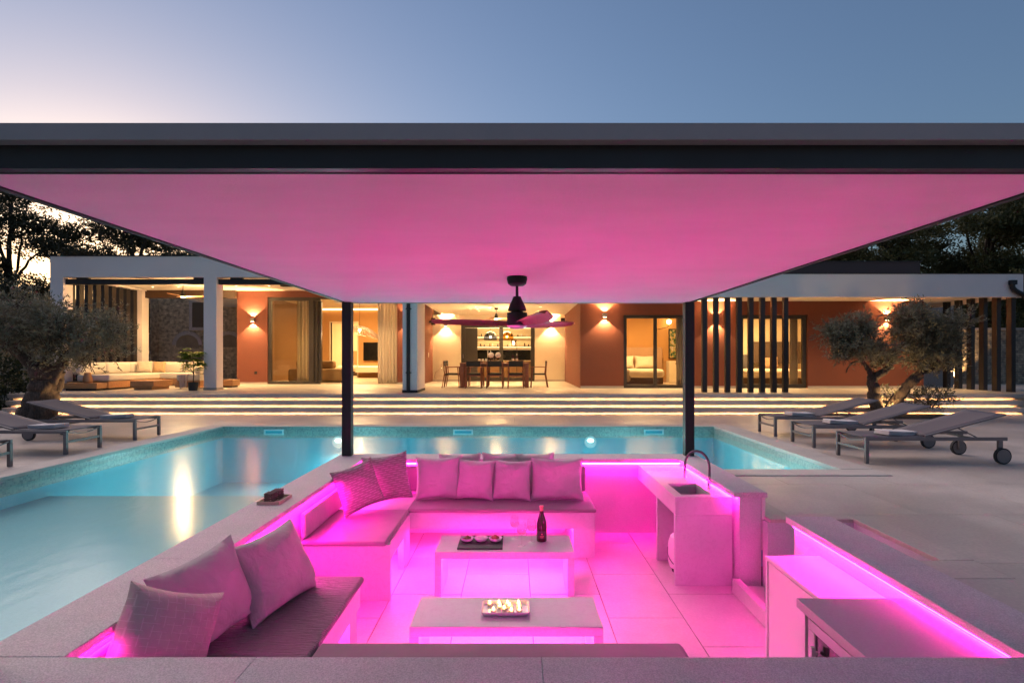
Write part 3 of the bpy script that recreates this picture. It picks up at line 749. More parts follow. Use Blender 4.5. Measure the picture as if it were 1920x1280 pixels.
# sink counter
t = T('sink_counter', 'veined stone counter with a sunken sink beside the lounge wall', 'counter', (1.7, 5.8, FZ))
X0, X1, Y0, Y1, ZT = 1.44, 1.95, 5.10, 6.64, .135
sx0, sx1, sy0, sy1 = 1.52, 1.80, 5.20, 5.66
mb = MB()
for r in cut((X0+.03, X1, Y0+.03, Y1), [(sx0, sx1, sy0, sy1)]): mb.box(*r, ZT-.03, ZT)
P('worktop', mb, CE, t)
B('apron', (X0, X0+.029, Y0, Y1, ZT-.16, ZT), CE, t)
B('apron', (X0+.03, X1, Y0, Y0+.029, ZT-.16, ZT), CE, t)
B('side_panel', (X0, X1, Y0+.001, Y0+.05, FZ, ZT-.163), CE, t)
B('side_panel', (X0, X1, 5.74, 5.79, FZ, ZT-.163), CE, t)
s = P('basin', MB().box(sx0-.01, sx0-.0005, sy0-.01, sy1+.01, ZT-.19, ZT-.002).box(sx1+.0005, sx1+.01, sy0-.01, sy1+.01, ZT-.19, ZT-.002).box(sx0-.0005, sx1+.0005, sy0-.01, sy0-.0005, ZT-.19, ZT-.002).box(sx0-.0005, sx1+.0005, sy1+.0005, sy1+.01, ZT-.19, ZT-.002).box(sx0-.01, sx1+.01, sy0-.01, sy1+.01, ZT-.2, ZT-.1905), 'cab_top', t)
P('drain', MB().lathe([(.03, 0), (.03, .004), (.02, .006), (0, .005)], (1.66, 5.45, ZT-.19), 16), 'dark_metal', s, smooth=40)
t = T('faucet', 'chrome mixer tap with a flexible arched grey spout by the sink', 'faucet', (1.89, 5.46, ZT)); c = (1.87, 5.46, ZT)
P('base', MB().lathe([(.028, 0), (.028, .008), (.02, .012), (.019, .07), (.014, .075), (.013, .11), (0, .111)], c, 18), 'chrome', t, smooth=40)
P('lever', MB().tube([(1.87, 5.46, ZT+.06), (1.85, 5.42, ZT+.075), (1.82, 5.38, ZT+.10)], [.011, .009, .007], 10), 'chrome', t, smooth=50)
arc = []
for i in range(17):
    a = PI*i/16
    arc.append((1.77+.10*math.cos(a), 5.52+.06*(-math.cos(a)), ZT+.19+.155*math.sin(a)))
P('spout', MB().tube([(1.87, 5.46, ZT+.10)]+arc+[(1.67, 5.58, ZT+.14)], .0115, 12), 'rubber_grey', t, smooth=60)
P('nozzle', MB().tube([(1.67, 5.58, ZT+.145), (1.67, 5.58, ZT+.07)], [.014, .012], 12), 'chrome', t, smooth=40)
t = T('gas_bottle', 'rounded white gas bottle standing under the sink counter', 'gas bottle', (1.62, 5.45, FZ)); c = (1.62, 5.45, FZ)
P('body', MB().lathe([(0, .02), (.10, .02), (.135, .05), (.15, .10), (.15, .27), (.13, .33), (.08, .37), (0, .38)], c, 10), 'gas_white', t, smooth=20)
P('base_ring', MB().lathe([(.11, 0), (.115, .03), (.105, .03), (.10, 0)], c, 20), 'tyre', t, smooth=40)
P('collar', MB().lathe([(.075, .36), (.08, .43), (.07, .43), (.066, .36)], c, 8), 'gas_white', t)
P('strap', MB().tube([(c[0]-.152*math.cos(a), c[1]-.152*math.sin(a), FZ+.16-.10*math.sin(a)) for a in [R(-70+14*i) for i in range(12)]], .004, 6), 'rubber_grey', t, smooth=60)

# cabinets along the near right wall
t = T('storage_cabinet', 'low white cabinet with a flush door below the pink strip', 'cabinet', (1.85, 3.3, FZ))
B('carcass', (1.70, 2.045, 2.93, 3.80, FZ, .035), 'cab_white', t)
B('top', (1.675, 2.048, 2.93, 3.815, .0355, .055), 'cab_white', t, bev=.004)
B('door', (1.682, 1.6995, 2.94, 3.77, FZ+.03, .025), 'cab_white', t, bev=.002)
B('edge_panel', (1.676, 1.6995, 3.776, 3.80, FZ, .035), 'cab_white', t)
t = T('wine_fridge', 'built-in wine fridge with a dark glass door under a grey worktop', 'fridge', (1.75, 2.6, FZ))
B('worktop', (1.445, 2.022, 2.18, 2.92, .10, .146), 'cab_top', t, bev=.004)
B('side_panel', (1.47, 2.045, 2.88, 2.915, FZ, .0995), 'cab_white', t)
B('lining', (1.56, 2.045, 2.2, 2.879, FZ, .099), 'black_screen', t)
d = P('door_frame', MB().box(1.475, 1.50, 2.24, 2.86, .02, .07).box(1.475, 1.50, 2.24, 2.86, FZ+.05, FZ+.10).box(1.475, 1.50, 2.80, 2.86, FZ+.10, .02).box(1.475, 1.50, 2.24, 2.30, FZ+.10, .02), 'fridge_frame', t, bev=.003)
B('glass', (1.484, 1.492, 2.30, 2.80, FZ+.10, .02), 'dark_glass', d)
P('handle', MB().bar((1.45, 2.77, -.03), (1.45, 2.77, -.5), .02, .02).bar((1.45, 2.77, -.06), (1.476, 2.77, -.06), .015, .015).bar((1.45, 2.77, -.46), (1.476, 2.77, -.46), .015, .015), 'cab_white', d)
for i in range(5): B('shelf', (1.50, 1.55, 2.25, 2.86, -.12-.1*i, -.112-.1*i), 'fridge_frame', t)

# ------------------------------------------------------------------ pergola and its fan
pg = T('pergola', 'flat steel pergola with a pink-lit plaster ceiling over the sunken lounge', 'pergola', (0, 4.5, CT))
B('ceiling', (-2.04, 2.10, 2.09, 6.93, 2.056, 2.13), 'ceiling_plaster', pg)
B('roof_sheet', (-2.06, 2.12, 2.06, 6.95, 2.131, 2.15), 'dark_metal', pg)
for x in (-2.075, 2.101): B('edge_trim', (x, x+.034, 2.091, 6.965, 2.048, 2.13), 'dark_metal', pg)
B('edge_trim', (-2.04, 2.10, 6.931, 6.965, 2.05, 2.13), 'grey_metal', pg)
B('front_beam', (-2.3, 2.35, 2.04, 2.089, 2.053, 2.136), 'dark_metal', pg)
B('beam_lip', (-2.3, 2.35, 2.0895, 2.096, 2.050, 2.0555), 'dark_metal', pg)
B('fascia', (-2.32, 2.37, 1.99, 2.07, 2.1365, 2.196), 'grey_metal', pg, bev=.002)
for x, y in ((-2.068, 6.80), (2.04, 6.80), (-2.085, 2.05), (1.98, 2.05)):
    B('post', (x, x+.11, y, y+.11, CT+.001, 2.052), 'dark_metal', pg, bev=.003)
def fan(loc, drop, lab, bladeL, a0, on, matb, scale=1.0):
    t = T('ceiling_fan', lab, 'fan', loc); x, y, z = loc; k = scale
    P('canopy', MB().lathe([(0, 0), (.082*k, 0), (.085*k, -.02), (.075*k, -.06*k), (.055*k, -.075*k), (0, -.077*k)], loc, 28), 'dark_metal', t, smooth=35)
    P('rod', MB().tube([(x, y, z-.07*k), (x, y, z-drop)], .012*k, 12), 'dark_metal', t, smooth=50)
    zz = z-drop
    P('motor', MB().lathe([(0, .04), (.03*k, .035), (.045*k, .0), (.07*k, -.05*k), (.076*k, -.075*k), (.076*k, -.085*k), (.05*k, -.088*k), (.05*k, -.098*k), (.084*k, -.10*k), (.086*k, -.20*k), (.08*k, -.205*k), (0, -.206*k)], (x, y, zz), 30), 'dark_metal', t, smooth=35)
    P('light_lens', MB().lathe([(.083*k, -.2065*k), (.083*k, -.212*k), (.06*k, -.228*k), (0, -.235*k)], (x, y, zz), 26), on, t, smooth=50)
    hub = zz-.17*k
    for q in range(3):
        a = a0+q*2*PI/3; ca, sa = math.cos(a), math.sin(a); mb = MB(); n = 14; m = 5
        for side in (0, 1):
            for i in range(n+1):
                u = i/n; r = .07*k+(bladeL-.07*k)*u
                wd = k*(.06+.10*math.sin(min(1, u*1.6)*PI/2)*(1-.35*u))*(1-max(0, (u-.9)/.1)**2*.75)
                tw = R(26)*(1-.5*u); sweep = .04*k*math.sin(u*PI)
                for j_ in range(m+1):
                    v = (j_/m-.5)
                    ly = v*wd*math.cos(tw)+sweep; lz = -v*wd*math.sin(tw)-.02*(v*2)**2*k+(.03*u)*k-(.007 if side else 0)
                    mb.v.append((x+r*ca-ly*sa, y+r*sa+ly*ca, hub+lz))
        st = (n+1)*(m+1)
        for i in range(n):
            for j_ in range(m):
                A = i*(m+1)+j_; q4 = (A, A+m+1, A+m+2, A+1)
                mb.f.append(q4); mb.f.append(tuple(st+w for w in q4[::-1]))
        for i in range(n):
            for j_ in (0, m):
                A = i*(m+1)+j_; mb.f.append((A, A+m+1, st+A+m+1, st+A) if j_ else (st+A, st+A+m+1, A+m+1, A))
        for i in (0, n):
            for j_ in range(m):
                A = i*(m+1)+j_; mb.f.append((A, A+1, st+A+1, st+A))
        P('blade', mb, matb, t, smooth=45)
    return t
fan((.02, 4.74, 2.055), .20, 'dark ceiling fan with three red-brown blades under the pergola', .76, R(-74), 'fan_lens', 'fan_blade')

# ------------------------------------------------------------------ the villa
TR = .45
vl = T('villa', 'long single-storey villa with white roof slabs and terracotta walls above the steps', 'house', (0, 19, TR))
TC, WR, CR_ = 'terracotta', 'white_render', 'cream_render'
def wall_x(x0, x1, y, th, z0, z1, ops, mat, nm='wall'):
    """wall along X with rectangular openings (a, b, zbottom, ztop)"""
    xs = x0
    for a, b, zb, zt in sorted(ops):
        B(nm, (xs, a, y, y+th, z0, z1), mat, vl)
        if zt < z1: B(nm, (a, b, y, y+th, zt, z1), mat, vl)
        if zb > z0: B(nm, (a, b, y, y+th, z0, zb), mat, vl)
        xs = b
    B(nm, (xs, x1, y, y+th, z0, z1), mat, vl)
def glazing(x0, x1, y, z0, z1, splits, fw=.10, nm='sliding_door', handle=None, mat='frame_dark'):
    """framed sliding door set in an opening: frame, panes, handle"""
    mb = MB(); d0, d1 = y+.06, y+.16
    mb.box(x0, x1, d0, d1, z1-fw, z1).box(x0, x1, d0, d1, z0, z0+fw).box(x0, x0+fw, d0, d1, z0+fw, z1-fw).box(x1-fw, x1, d0, d1, z0+fw, z1-fw)
    for s in splits: mb.box(s-fw/2, s+fw/2, d0, d1, z0+fw, z1-fw)
    w = P(nm, mb, mat, vl, bev=.004, seg=1)
    e = [x0+fw]+[q for s in splits for q in (s-fw/2, s+fw/2)]+[x1-fw]
    for i in range(0, len(e), 2): B('pane', (e[i], e[i+1], y+.105, y+.112, z0+fw, z1-fw), 'glass_pane', w)
    if handle: B('handle', (handle-.012, handle+.012, y+.02, y+.058, z0+.95, z0+1.12), 'chrome', w)
# right wing
ZR = 3.20
wall_x(2.08, 12.94, 18.0, .3, TR, ZR, [(3.45, 5.64, TR, 2.77), (7.13, 9.27, TR, 2.77)], TC)
for a, b in ((2.08, 3.45), (5.64, 7.13), (9.27, 12.96)): B('skirting', (a, b, 17.985, 17.9995, TR, TR+.07), 'skirting', vl)
glazing(3.46, 5.63, 18.0, TR, 2.765, [4.47])
glazing(7.14, 9.26, 18.0, TR, 2.765, [8.20], .12)
B('wall', (12.64, 12.939, 18.3, 24, TR, ZR), TC, vl)
B('roof_slab', (-3.0, 13.93, 15.75, 24.5, ZR, 3.66), 'soffit', vl)
B('fascia', (-3.0, 13.95, 15.6, 15.749, 3.07, 3.70), WR, vl)
B('fascia', (13.935, 13.95+.08, 15.75, 24.5, 3.07, 3.70), WR, vl)
B('roof_edge', (-3.02, 14.05, 15.585, 15.78, 3.7005, 3.72), 'dark_metal', vl)
B('parapet', (-7.5, 12.97, 18.2, 18.4, 3.7005, 4.47), 'parapet', vl)
B('parapet', (12.77, 12.97, 18.401, 30, 3.7005, 4.47), 'parapet', vl)
B('roof_edge', (-7.5, 13.0, 18.17, 18.42, 4.471, 4.50), 'dark_metal', vl)
for i in range(8):
    x = 5.2+.321*i
    B('slat', (x, x+.13, 15.74, 15.86, TR, ZR-.001), 'slat_dark', vl, bev=.004)
for i, y in enumerate((15.80, 16.28, 16.74, 17.2, 17.68, 18.16)):
    B('slat', (13.80, 13.92, y, y+.18, TR, ZR-.001), 'slat_dark', vl, bev=.004)
# swan-neck downpipe at the roof corner
dp = P('downpipe', MB().tube([(13.60, 15.55, 3.42), (13.60, 15.54, 3.32), (13.66, 15.53, 3.24), (13.84, 15.53, 3.14), (13.94, 15.53, 3.08), (13.99, 15.53, 2.98), (14.0, 15.53, 2.6), (14.0, 15.53, .1)], .065, 14), 'dark_metal', vl, smooth=50)
B('hopper', (13.52, 13.68, 15.47, 15.585, 3.40, 3.52), 'dark_metal', dp, bev=.008)
for z in (2.7, 1.0): P('bracket', MB().tube([(14.0, 15.53, z), (14.0, 15.53, z+.035)], .075, 14), 'dark_metal', dp)
# dining recess
B('wall', (2.08, 2.38, 18.3, 23.6, TR, ZR), TC, vl)
B('wall', (-3.7, -3.4, 21.2, 23.6, TR, ZR+.5), TC, vl)
wall_x(-3.7, 2.38, 23.6, .3, TR, ZR, [(-2.23, .84, TR, 2.83)], CR_)
B('skirting', (-3.4, -2.23, 23.585, 23.5995, TR, TR+.07), 'skirting', vl); B('skirting', (.84, 2.08, 23.585, 23.5995, TR, TR+.07), 'skirting', vl)
glazing(-2.22, .83, 23.6, TR, 2.825, [-.56], .16, handle=-2.14)
B('fixed_panel', (-2.06, -1.55, 23.7, 23.74, TR+.16, 2.66), 'frame_dark', vl)
B('blind_box', (-2.66, 2.07, 15.9, 16.06, 2.98, 3.12), 'dark_metal', vl)
for x in (-2.0, -.3, 1.3): B('bracket', (x, x+.3, 16.0, 16.2, 3.121, 3.199), 'dark_metal', vl)
B('column', (-3.07, -2.67, 15.57, 16.9, TR, 3.55), WR, vl, bev=.004)
B('skirting', (-3.08, -2.66, 15.56, 16.91, TR, TR+.07), 'dark_metal', vl)
dp = P('downpipe', MB().tube([(-2.90, 15.51, 3.4), (-2.90, 15.51, .5)], .05, 14), 'dark_metal', vl, smooth=50)
for z in (2.72, .98): P('bracket', MB().tube([(-2.90, 15.51, z), (-2.90, 15.51, z+.04)], .06, 14).bar((-2.98, 15.55, z+.02), (-2.82, 15.55, z+.02), .03, .02), 'dark_metal', dp)
B('light_switch', (-3.399, -3.39, 22.4, 22.48, 1.45, 1.62), 'white_plastic', vl)
# living wing and portico
ZL = 3.88
wall_x(-10.2, -3.4, 20.9, .3, TR, ZL, [(-9.08, -4.31, TR, 3.64)], TC)
B('skirting', (-10.21, -9.08, 20.885, 20.8995, TR, TR+.07), 'skirting', vl)
B('skirting', (-4.31, -3.4, 20.885, 20.8995, TR, TR+.07), 'skirting', vl)
B('socket', (-9.56, -9.46, 20.888, 20.8995, .82, .92), 'dark_metal', vl)
B('wall', (-10.2, -9.9, 21.2, 28.3, TR, ZL), TC, vl)
B('added_dark_lining', (-9.899, -9.88, 21.2, 27.9, TR, ZL-.02), 'walnut', vl)  # added dark sheet standing in for the dark reflection in the glass leaf
B('wall', (-3.7, -3.4, 23.9, 28.3, TR, ZL), 'interior_tan', vl)
B('roof_slab', (-13.8, -3.001, 17.28, 28.5, ZL, 4.30), 'soffit', vl)
B('header', (-13.8, -2.9, 16.9, 17.279, 3.80, 4.42), WR, vl)
B('header', (-13.8, -13.42, 17.2795, 21.2, 3.84, 4.40), WR, vl)
B('roof_edge', (-13.83, -2.9, 16.87, 17.31, 4.4205, 4.445), 'dark_metal', vl)
for x, y in ((-13.8, 16.902), (-9.24, 16.902), (-14.05, 20.6)):
    w = .38 if y < 20 else .56
    B('column', (x, x+w, y, y+.38, TR, 3.7999 if y < 20 else ZL-.0005), WR, vl, bev=.004)
    B('skirting', (x-.01, x+w+.01, y-.01, y+.39, TR, TR+.07), 'skirting', vl)
B('blind_box', (-13.41, -9.25, 16.98, 17.14, 3.60, 3.755), 'dark_metal', vl, bev=.01)
B('blind_box', (-8.85, -3.1, 16.98, 17.14, 3.60, 3.755), 'dark_metal', vl, bev=.01)
for x in (-13.1, -9.6, -8.5, -7.2): B('bracket', (x, x+.35, 17.0, 17.12, 3.756, 3.80), 'dark_metal', vl)
B('rear_beam', (-13.48, -10.2, 20.75, 20.98, 3.60, ZL-.001), 'beam_brown', vl)
for i in range(9): B('slat', (-13.72, -13.60, 17.42+.36*i, 17.42+.36*i+.20, TR, ZL-.001), 'slat_dark', vl, bev=.004)
# tall sliding door, parked open, with the stacked leaf beside it
fr = P('sliding_door', MB().box(-9.08, -7.16, 20.94, 21.06, 3.52, 3.64).box(-9.08, -7.16, 20.94, 21.06, TR, TR+.10).box(-9.08, -8.96, 20.94, 21.06, TR+.10, 3.52).box(-7.58, -7.40, 20.94, 21.06, TR+.10, 3.52).box(-7.395, -7.28, 21.0, 21.14, TR+.10, 3.52).box(-7.275, -7.16, 21.06, 21.2, TR+.10, 3.52), 'frame_dark', vl, bev=.005, seg=1)
B('pane', (-8.96, -7.58, 20.99, 20.998, TR+.10, 3.52), 'glass_pane', fr)
B('pane', (-8.90, -7.40, 21.08, 21.088, TR+.10, 3.52), 'glass_pane', fr)
B('handle', (-7.225, -7.20, 21.02, 21.058, 1.4, 1.6), 'chrome', fr)
B('door_track', (-7.159, -4.31, 20.95, 21.18, 3.585, 3.6395), 'frame_dark', vl)
# rooms behind the glass: shells
def shell(x0, x1, y0, y1, z1, mat_back, mat_side, mat_floor='interior_floor'):
    B('room_floor', (x0, x1, y0, y1, TR+.001, TR+.012), mat_floor, vl)
    B('room_ceiling', (x0, x1, y0, y1, z1-.02, z1-.001), 'interior_cream', vl)
    B('room_wall', (x0, x1, y1, y1+.15, TR, z1), mat_back, vl)
    B('room_wall', (x0-.1, x0, y0, y1+.15, TR, z1), mat_side, vl)
    B('room_wall', (x1, x1+.1, y0, y1+.15, TR, z1), mat_side, vl)
shell(2.5, 6.75, 18.305, 22.5, ZR-.01, 'interior_tan', 'interior_cream')
shell(6.95, 11.6, 18.305, 22.5, ZR-.01, 'interior_cream', 'interior_cream')
shell(-3.3, 2.3, 23.905, 27.4, ZR-.01, 'interior_cream', 'walnut')
B('room_floor', (-9.899, -3.701, 21.2, 28.0, TR+.001, TR+.012), 'interior_floor', vl)
B('room_ceiling', (-9.899, -3.701, 21.2, 28.0, ZL-.02, ZL-.001), 'interior_cream', vl)
wall_x(-9.899, -3.701, 28.0, .2, TR, ZL-.001, [(-9.05, -7.75, TR, 3.16)], 'interior_tan', 'room_wall')
P('door_frame', MB().box(-9.11, -9.05, 27.97, 28.22, TR, 3.22).box(-7.75, -7.69, 27.97, 28.22, TR, 3.22).box(-9.05, -7.75, 27.97, 28.22, 3.16, 3.22), 'interior_cream', vl)
B('room_floor', (-11.5, -6.5, 28.21, 33, TR+.001, TR+.012), 'interior_floor', vl)
B('room_wall', (-11.5, -6.5, 33, 33.15, TR, ZL), 'interior_cream', vl)
B('room_wall', (-11.6, -11.5, 28.2, 33.15, TR, ZL), 'interior_cream', vl); B('room_wall', (-6.5, -6.4, 28.2, 33.15, TR, ZL), 'interior_cream', vl)
B('room_ceiling', (-11.6, -6.4, 28.2, 33.15, ZL, ZL+.05), 'interior_cream', vl)
def ceiling_lamp(x, y, z, w, d, energy, lab):
    t = T('ceiling_lamp', lab, 'lamp', (x, y, z))
    B('housing', (x-w/2, x+w/2, y-d/2, y+d/2, z-.05, z-.002), 'white_plastic', t)
    lamp('ceiling_lamp_light', 'AREA', (x, y, z-.06), energy, WARM, t, (0, 0, 0), shape='RECTANGLE', size=w, size_y=d)
ceiling_lamp(4.7, 20.4, ZR-.03, 1.2, .6, 50, 'warm ceiling lamp in the bedroom with the painting')
ceiling_lamp(9.0, 20.4, ZR-.03, 1.2, .6, 70, 'warm ceiling lamp in the bedroom behind the dark slats')
ceiling_lamp(-.7, 25.6, ZR-.03, 2.0, .5, 60, 'warm ceiling lamp in the kitchen')
ceiling_lamp(-6.6, 25.2, ZL-.03, 2.4, 1.2, 100, 'warm ceiling lamp in the living room')
ceiling_lamp(-8.6, 30.4, ZL, 1.5, .3, 110, 'warm ceiling lamp in the bedroom beyond the living room')
B('cove_strip', (-9.8, -3.8, 27.9, 27.94, ZL-.10, ZL-.06), 'cove', vl)

# wall sconces: a small box throwing a fan of light up and down
def sconce(x, y, z, lab, e=26, k=2.2):
    t = T('wall_sconce', lab, 'lamp', (x, y, z))
    B('body', (x-.07, x+.07, y-.13, y-.02, z-.06, z+.06), 'rubber_grey', t, bev=.004)
    B('back_plate', (x-.05, x+.05, y-.02, y-.001, z-.04, z+.04), 'rubber_grey', t)
    B('lens', (x-.05, x+.05, y-.115, y-.045, z-.064, z-.0605), 'lamp_warm', t)
    for s in (1, -1):
        lamp('sconce_light', 'SPOT', (x, y-.085, z+s*.07), e*k, WARM, t, (0 if s < 0 else PI, 0, 0), spot_size=R(100), spot_blend=.06, shadow_soft_size=.012)
sconce(-9.60, 20.9, 2.80, 'grey up-down sconce on the terracotta wall by the living room door', 30)
sconce(-3.86, 20.9, 2.80, 'grey up-down sconce on the terracotta strip behind the white column', 30)
sconce(-2.86, 23.6, 2.80, 'grey up-down sconce on the cream wall above the glass demijohn', 26)
sconce(1.50, 23.6, 2.80, 'grey up-down sconce on the cream wall at the clear side of the dining area', 26)
sconce(2.84, 18.0, 2.75, 'grey up-down sconce on the terracotta wall between dining area and bedroom', 26)
sconce(6.36, 18.0, 2.62, 'grey up-down sconce on the terracotta wall behind the slats', 26)
sconce(11.75, 18.0, 2.65, 'grey up-down sconce on the terracotta wall behind the olive trees', 26)
def downlight(x, y, z, e, size=104):  # the rows include hidden fittings, added to light the terrace evenly
    t = T('downlight', 'small recessed downlight in the soffit', 'lamp', (x, y, z), 0, 'recessed soffit downlights')
    P('ring', MB().lathe([(.05, -.001), (.052, -.008), (.04, -.008), (.038, -.003)], (x, y, z), 16), 'white_plastic', t, smooth=40)
    P('lens', MB().disc((x, y, z-.004), .038, 16), 'lamp_warm', t)
    lamp('downlight_light', 'SPOT', (x, y, z-.03), e, WARM, t, (0, 0, 0), spot_size=R(size), spot_blend=.6, shadow_soft_size=.04)
for x in (-12.6, -11.7, -9.55, -8.42, -7.2, -5.8, -4.6): downlight(x, 19.5 if x > -10 else 19.8, ZL, 40, 116)
for y in (17.6, 19.9, 20.8, 21.7): downlight(-1.36, y, ZR, 34)
for y in (17.6, 19.9, 21.7): downlight(.9, y, ZR, 34)
for x in (3.6, 5.0, 7.84, 8.9, 10.4, 12.2): downlight(x, 16.5, ZR, 30)
t = fan((-10.9, 18.7, ZL), .28, 'lit ceiling fan with pale blades in the portico above the white sofa', .62, R(15), 'lamp_warm', 'oak', .9)
lamp('fan_light', 'POINT', (-10.9, 18.7, ZL-.56), 70, WARM, t, shadow_soft_size=.06)
t = fan((-.66, 20.4, ZR), .22, 'lit ceiling fan with pale blades above the dining table', .55, R(10), 'lamp_warm', 'oak', .8)
lamp('fan_light', 'POINT', (-.66, 20.4, ZR-.46), 50, WARM, t, shadow_soft_size=.06)
for x, lab in ((-3.35, 'small black loudspeaker at the column side of the dining area'), (2.03, 'small black loudspeaker at the clear side of the dining area')):
    t = T('loudspeaker', lab, 'speaker', (x, 22.6, 2.75)); s = 1 if x < 0 else -1
    B('cabinet', (min(x+s*.04, x+s*.2), max(x+s*.04, x+s*.2), 22.5, 22.68, 2.72, 3.0), 'black_screen', t, bev=.01)
    B('bracket', (min(x-s*.049, x+s*.04), max(x-s*.049, x+s*.04), 22.56, 22.62, 2.82, 2.88), 'dark_metal', t)

# ------------------------------------------------------------------ dining furniture
DY0 = 18.2
t = T('dining_table', 'long red-brown wooden dining table with thick legs', 'table', (-.65, 18.7, TR))
B('tabletop', (-1.76, .46, DY0, 19.2, 1.20, 1.25), 'teak', t, bev=.004)
B('apron', (-1.66, .36, DY0+.1, 19.1, 1.12, 1.1995), 'teak', t)
for x in (-1.75, .33):
    for y in (DY0+.01, 19.07): B('leg', (x, x+.12, y, y+.12, TR, 1.1995), 'teak', t, bev=.004)
def dchair():
    t = T('dining_chair', 'c', 'chair', (0, 0, 0), 0, 'chairs round the dining table')
    # faces +Y; backrest at -Y
    for s in (-1, 1):
        P('leg', MB().tube([(s*.25, -.30, 0), (s*.235, -.22, .45), (s*.23, -.26, .84)], [.016, .02, .014], 8), 'teak', t, smooth=50)
        P('leg', MB().tube([(s*.25, .25, 0), (s*.24, .22, .44), (s*.24, .20, .66)], [.015, .018, .016], 8), 'teak', t, smooth=50)
        P('armrest', MB().bar((s*.24, -.24, .655), (s*.24, .24, .665), .045, .022), 'teak', t, bev=.004)
    P('seat', MB().rbox(-.235, .235, -.22, .24, .41, .455, .02, 3), 'rope_black', t, smooth=50)
    P('backrest', MB().bar((-.235, -.245, .78), (.235, -.245, .78), .03, .17), 'rope_black', t, bev=.012)
    P('seat_rail', MB().bar((-.23, -.215, .40), (.23, -.215, .40), .025, .04).bar((-.23, .215, .40), (.23, .215, .40), .025, .04), 'teak', t)
    return t
ch = dchair()
lay = [(-1.30, 18.12, 0, 'black-seated dining chair at the terrace side, next to the paired end chairs'), (-.63, 18.12, 0, 'black-seated dining chair at the middle of the terrace side'), (.04, 18.12, 0, 'black-seated dining chair at the terrace side, next to the single end chair'),
       (-1.30, 19.30, PI, 'dining chair across the table by the candles, facing the terrace'), (-.63, 19.30, PI, 'dining chair across the table behind the flower vase'), (.04, 19.30, PI, 'dining chair across the table behind the wine bottles'),
       (-2.02, 18.40, -PI/2, 'end chair facing the table, the nearer the steps of the pair'), (-2.02, 19.02, -PI/2, 'end chair facing the table, the nearer the cream wall of the pair'), (.78, 18.6, PI/2, 'single end chair pulled out from the clear end of the table')]
for i, (x, y, rz, lab) in enumerate(lay):
    o = ch if i == 0 else copy_tree(ch)
    place(o, (x, y, TR), rz, lab)
TT = 1.251
def simple(name, mb, mat, lab, cat, smooth=40, **kw): return P(name, mb, mat, None, smooth=smooth, label=lab, cat=cat, **kw)
t = T('flower_vase', 'glass vase with two round white flower heads on the dining table', 'vase', (-.66, 18.7, TT))
P('vase', MB().lathe([(0, 0), (.07, 0), (.075, .02), (.06, .13), (.08, .18), (.075, .18), (.055, .13), (.07, .02), (0, .01)], (-.66, 18.7, TT), 18), 'glassware', t, smooth=40)
for s in (-1, 1):
    c = (-.66+s*.115, 18.68, TT+.25); rr = random.Random(5+s); mb = MB()
    for k in range(70):
        d = Vector((rr.gauss(0, 1), rr.gauss(0, 1), rr.gauss(0, 1))).normalized()*.075
        mb.ball((c[0]+d.x, c[1]+d.y, c[2]+d.z), .024, 6, 4)
    P('flower_head', mb, 'cheese_food', t, smooth=60)
    P('stem', MB().tube([(-.66, 18.7, TT+.03), (-.66+s*.05, 18.69, TT+.15), (c[0], c[1], c[2]-.05)], .006, 6), 'pot_leaf', t, smooth=60)
for i, x in enumerate((-1.16, -1.05, -.93)):
    t = T('pillar_candle', 'short white pillar candle in a dark holder on the dining table', 'candle', (x, 18.75, TT), 0, 'pillar candles on the dining table')
    P('wax', MB().lathe([(0, .041), (.04, .041), (.041, .12), (.03, .125), (0, .12)], (x, 18.75, TT), 14), 'wax', t, smooth=40)
    P('holder', MB().lathe([(0, 0), (.05, 0), (.05, .008), (.02, .02), (.045, .04), (0, .041)], (x, 18.75, TT), 14), 'teak', t, smooth=40)
for x, lab in ((-.89, 'tall slim taper candle beside the pillar candles'), (-.80, 'tall slim taper candle beside the white flowers')):
    t = T('taper_candle', lab, 'candle', (x, 18.9, TT))
    P('stick', MB().lathe([(0, 0), (.04, 0), (.012, .02), (.012, .16), (.018, .17), (0, .17)], (x, 18.9, TT), 12), 'dark_metal', t, smooth=40)
    P('wax', MB().lathe([(.012, .17), (.011, .40), (.002, .41)], (x, 18.9, TT), 10), 'wax', t, smooth=40)
for x, z, lab in ((-.06, 0, 'wine bottle with a white label on the dining table'), (.07, 0, 'wine bottle with a pale capsule on the dining table')):
    t = T('table_bottle', lab, 'bottle', (x, 18.8, TT)); c = (x, 18.8, TT)
    P('body', MB().lathe([(0, 0), (.037, 0), (.038, .18), (.03, .21), (.014, .24), (.014, .30), (0, .30)], c, 16), 'bottle_dark', t, smooth=40)
    P('label', MB().lathe([(.0385, .05), (.0385, .14)], c, 16), 'paper', t, smooth=40)
    P('capsule', MB().lathe([(.0145, .24), (.0145, .302), (0, .303)], c, 12), 'paper' if x > 0 else 'dark_metal', t, smooth=40)
t = T('demijohn', 'large clear glass demijohn on the floor by the cream wall', 'bottle', (-3.0, 23.1, TR)); c = (-3.0, 23.1, TR)
P('body', MB().lathe([(0, .0), (.16, 0), (.24, .08), (.27, .22), (.22, .40), (.08, .52), (.055, .56), (.055, .70), (.07, .71)], c, 26), 'glassware', t, smooth=50)
P('neck_ring', MB().lathe([(.06, .69), (.075, .70), (.075, .72), (.05, .72)], c, 18), 'glassware', t, smooth=50)

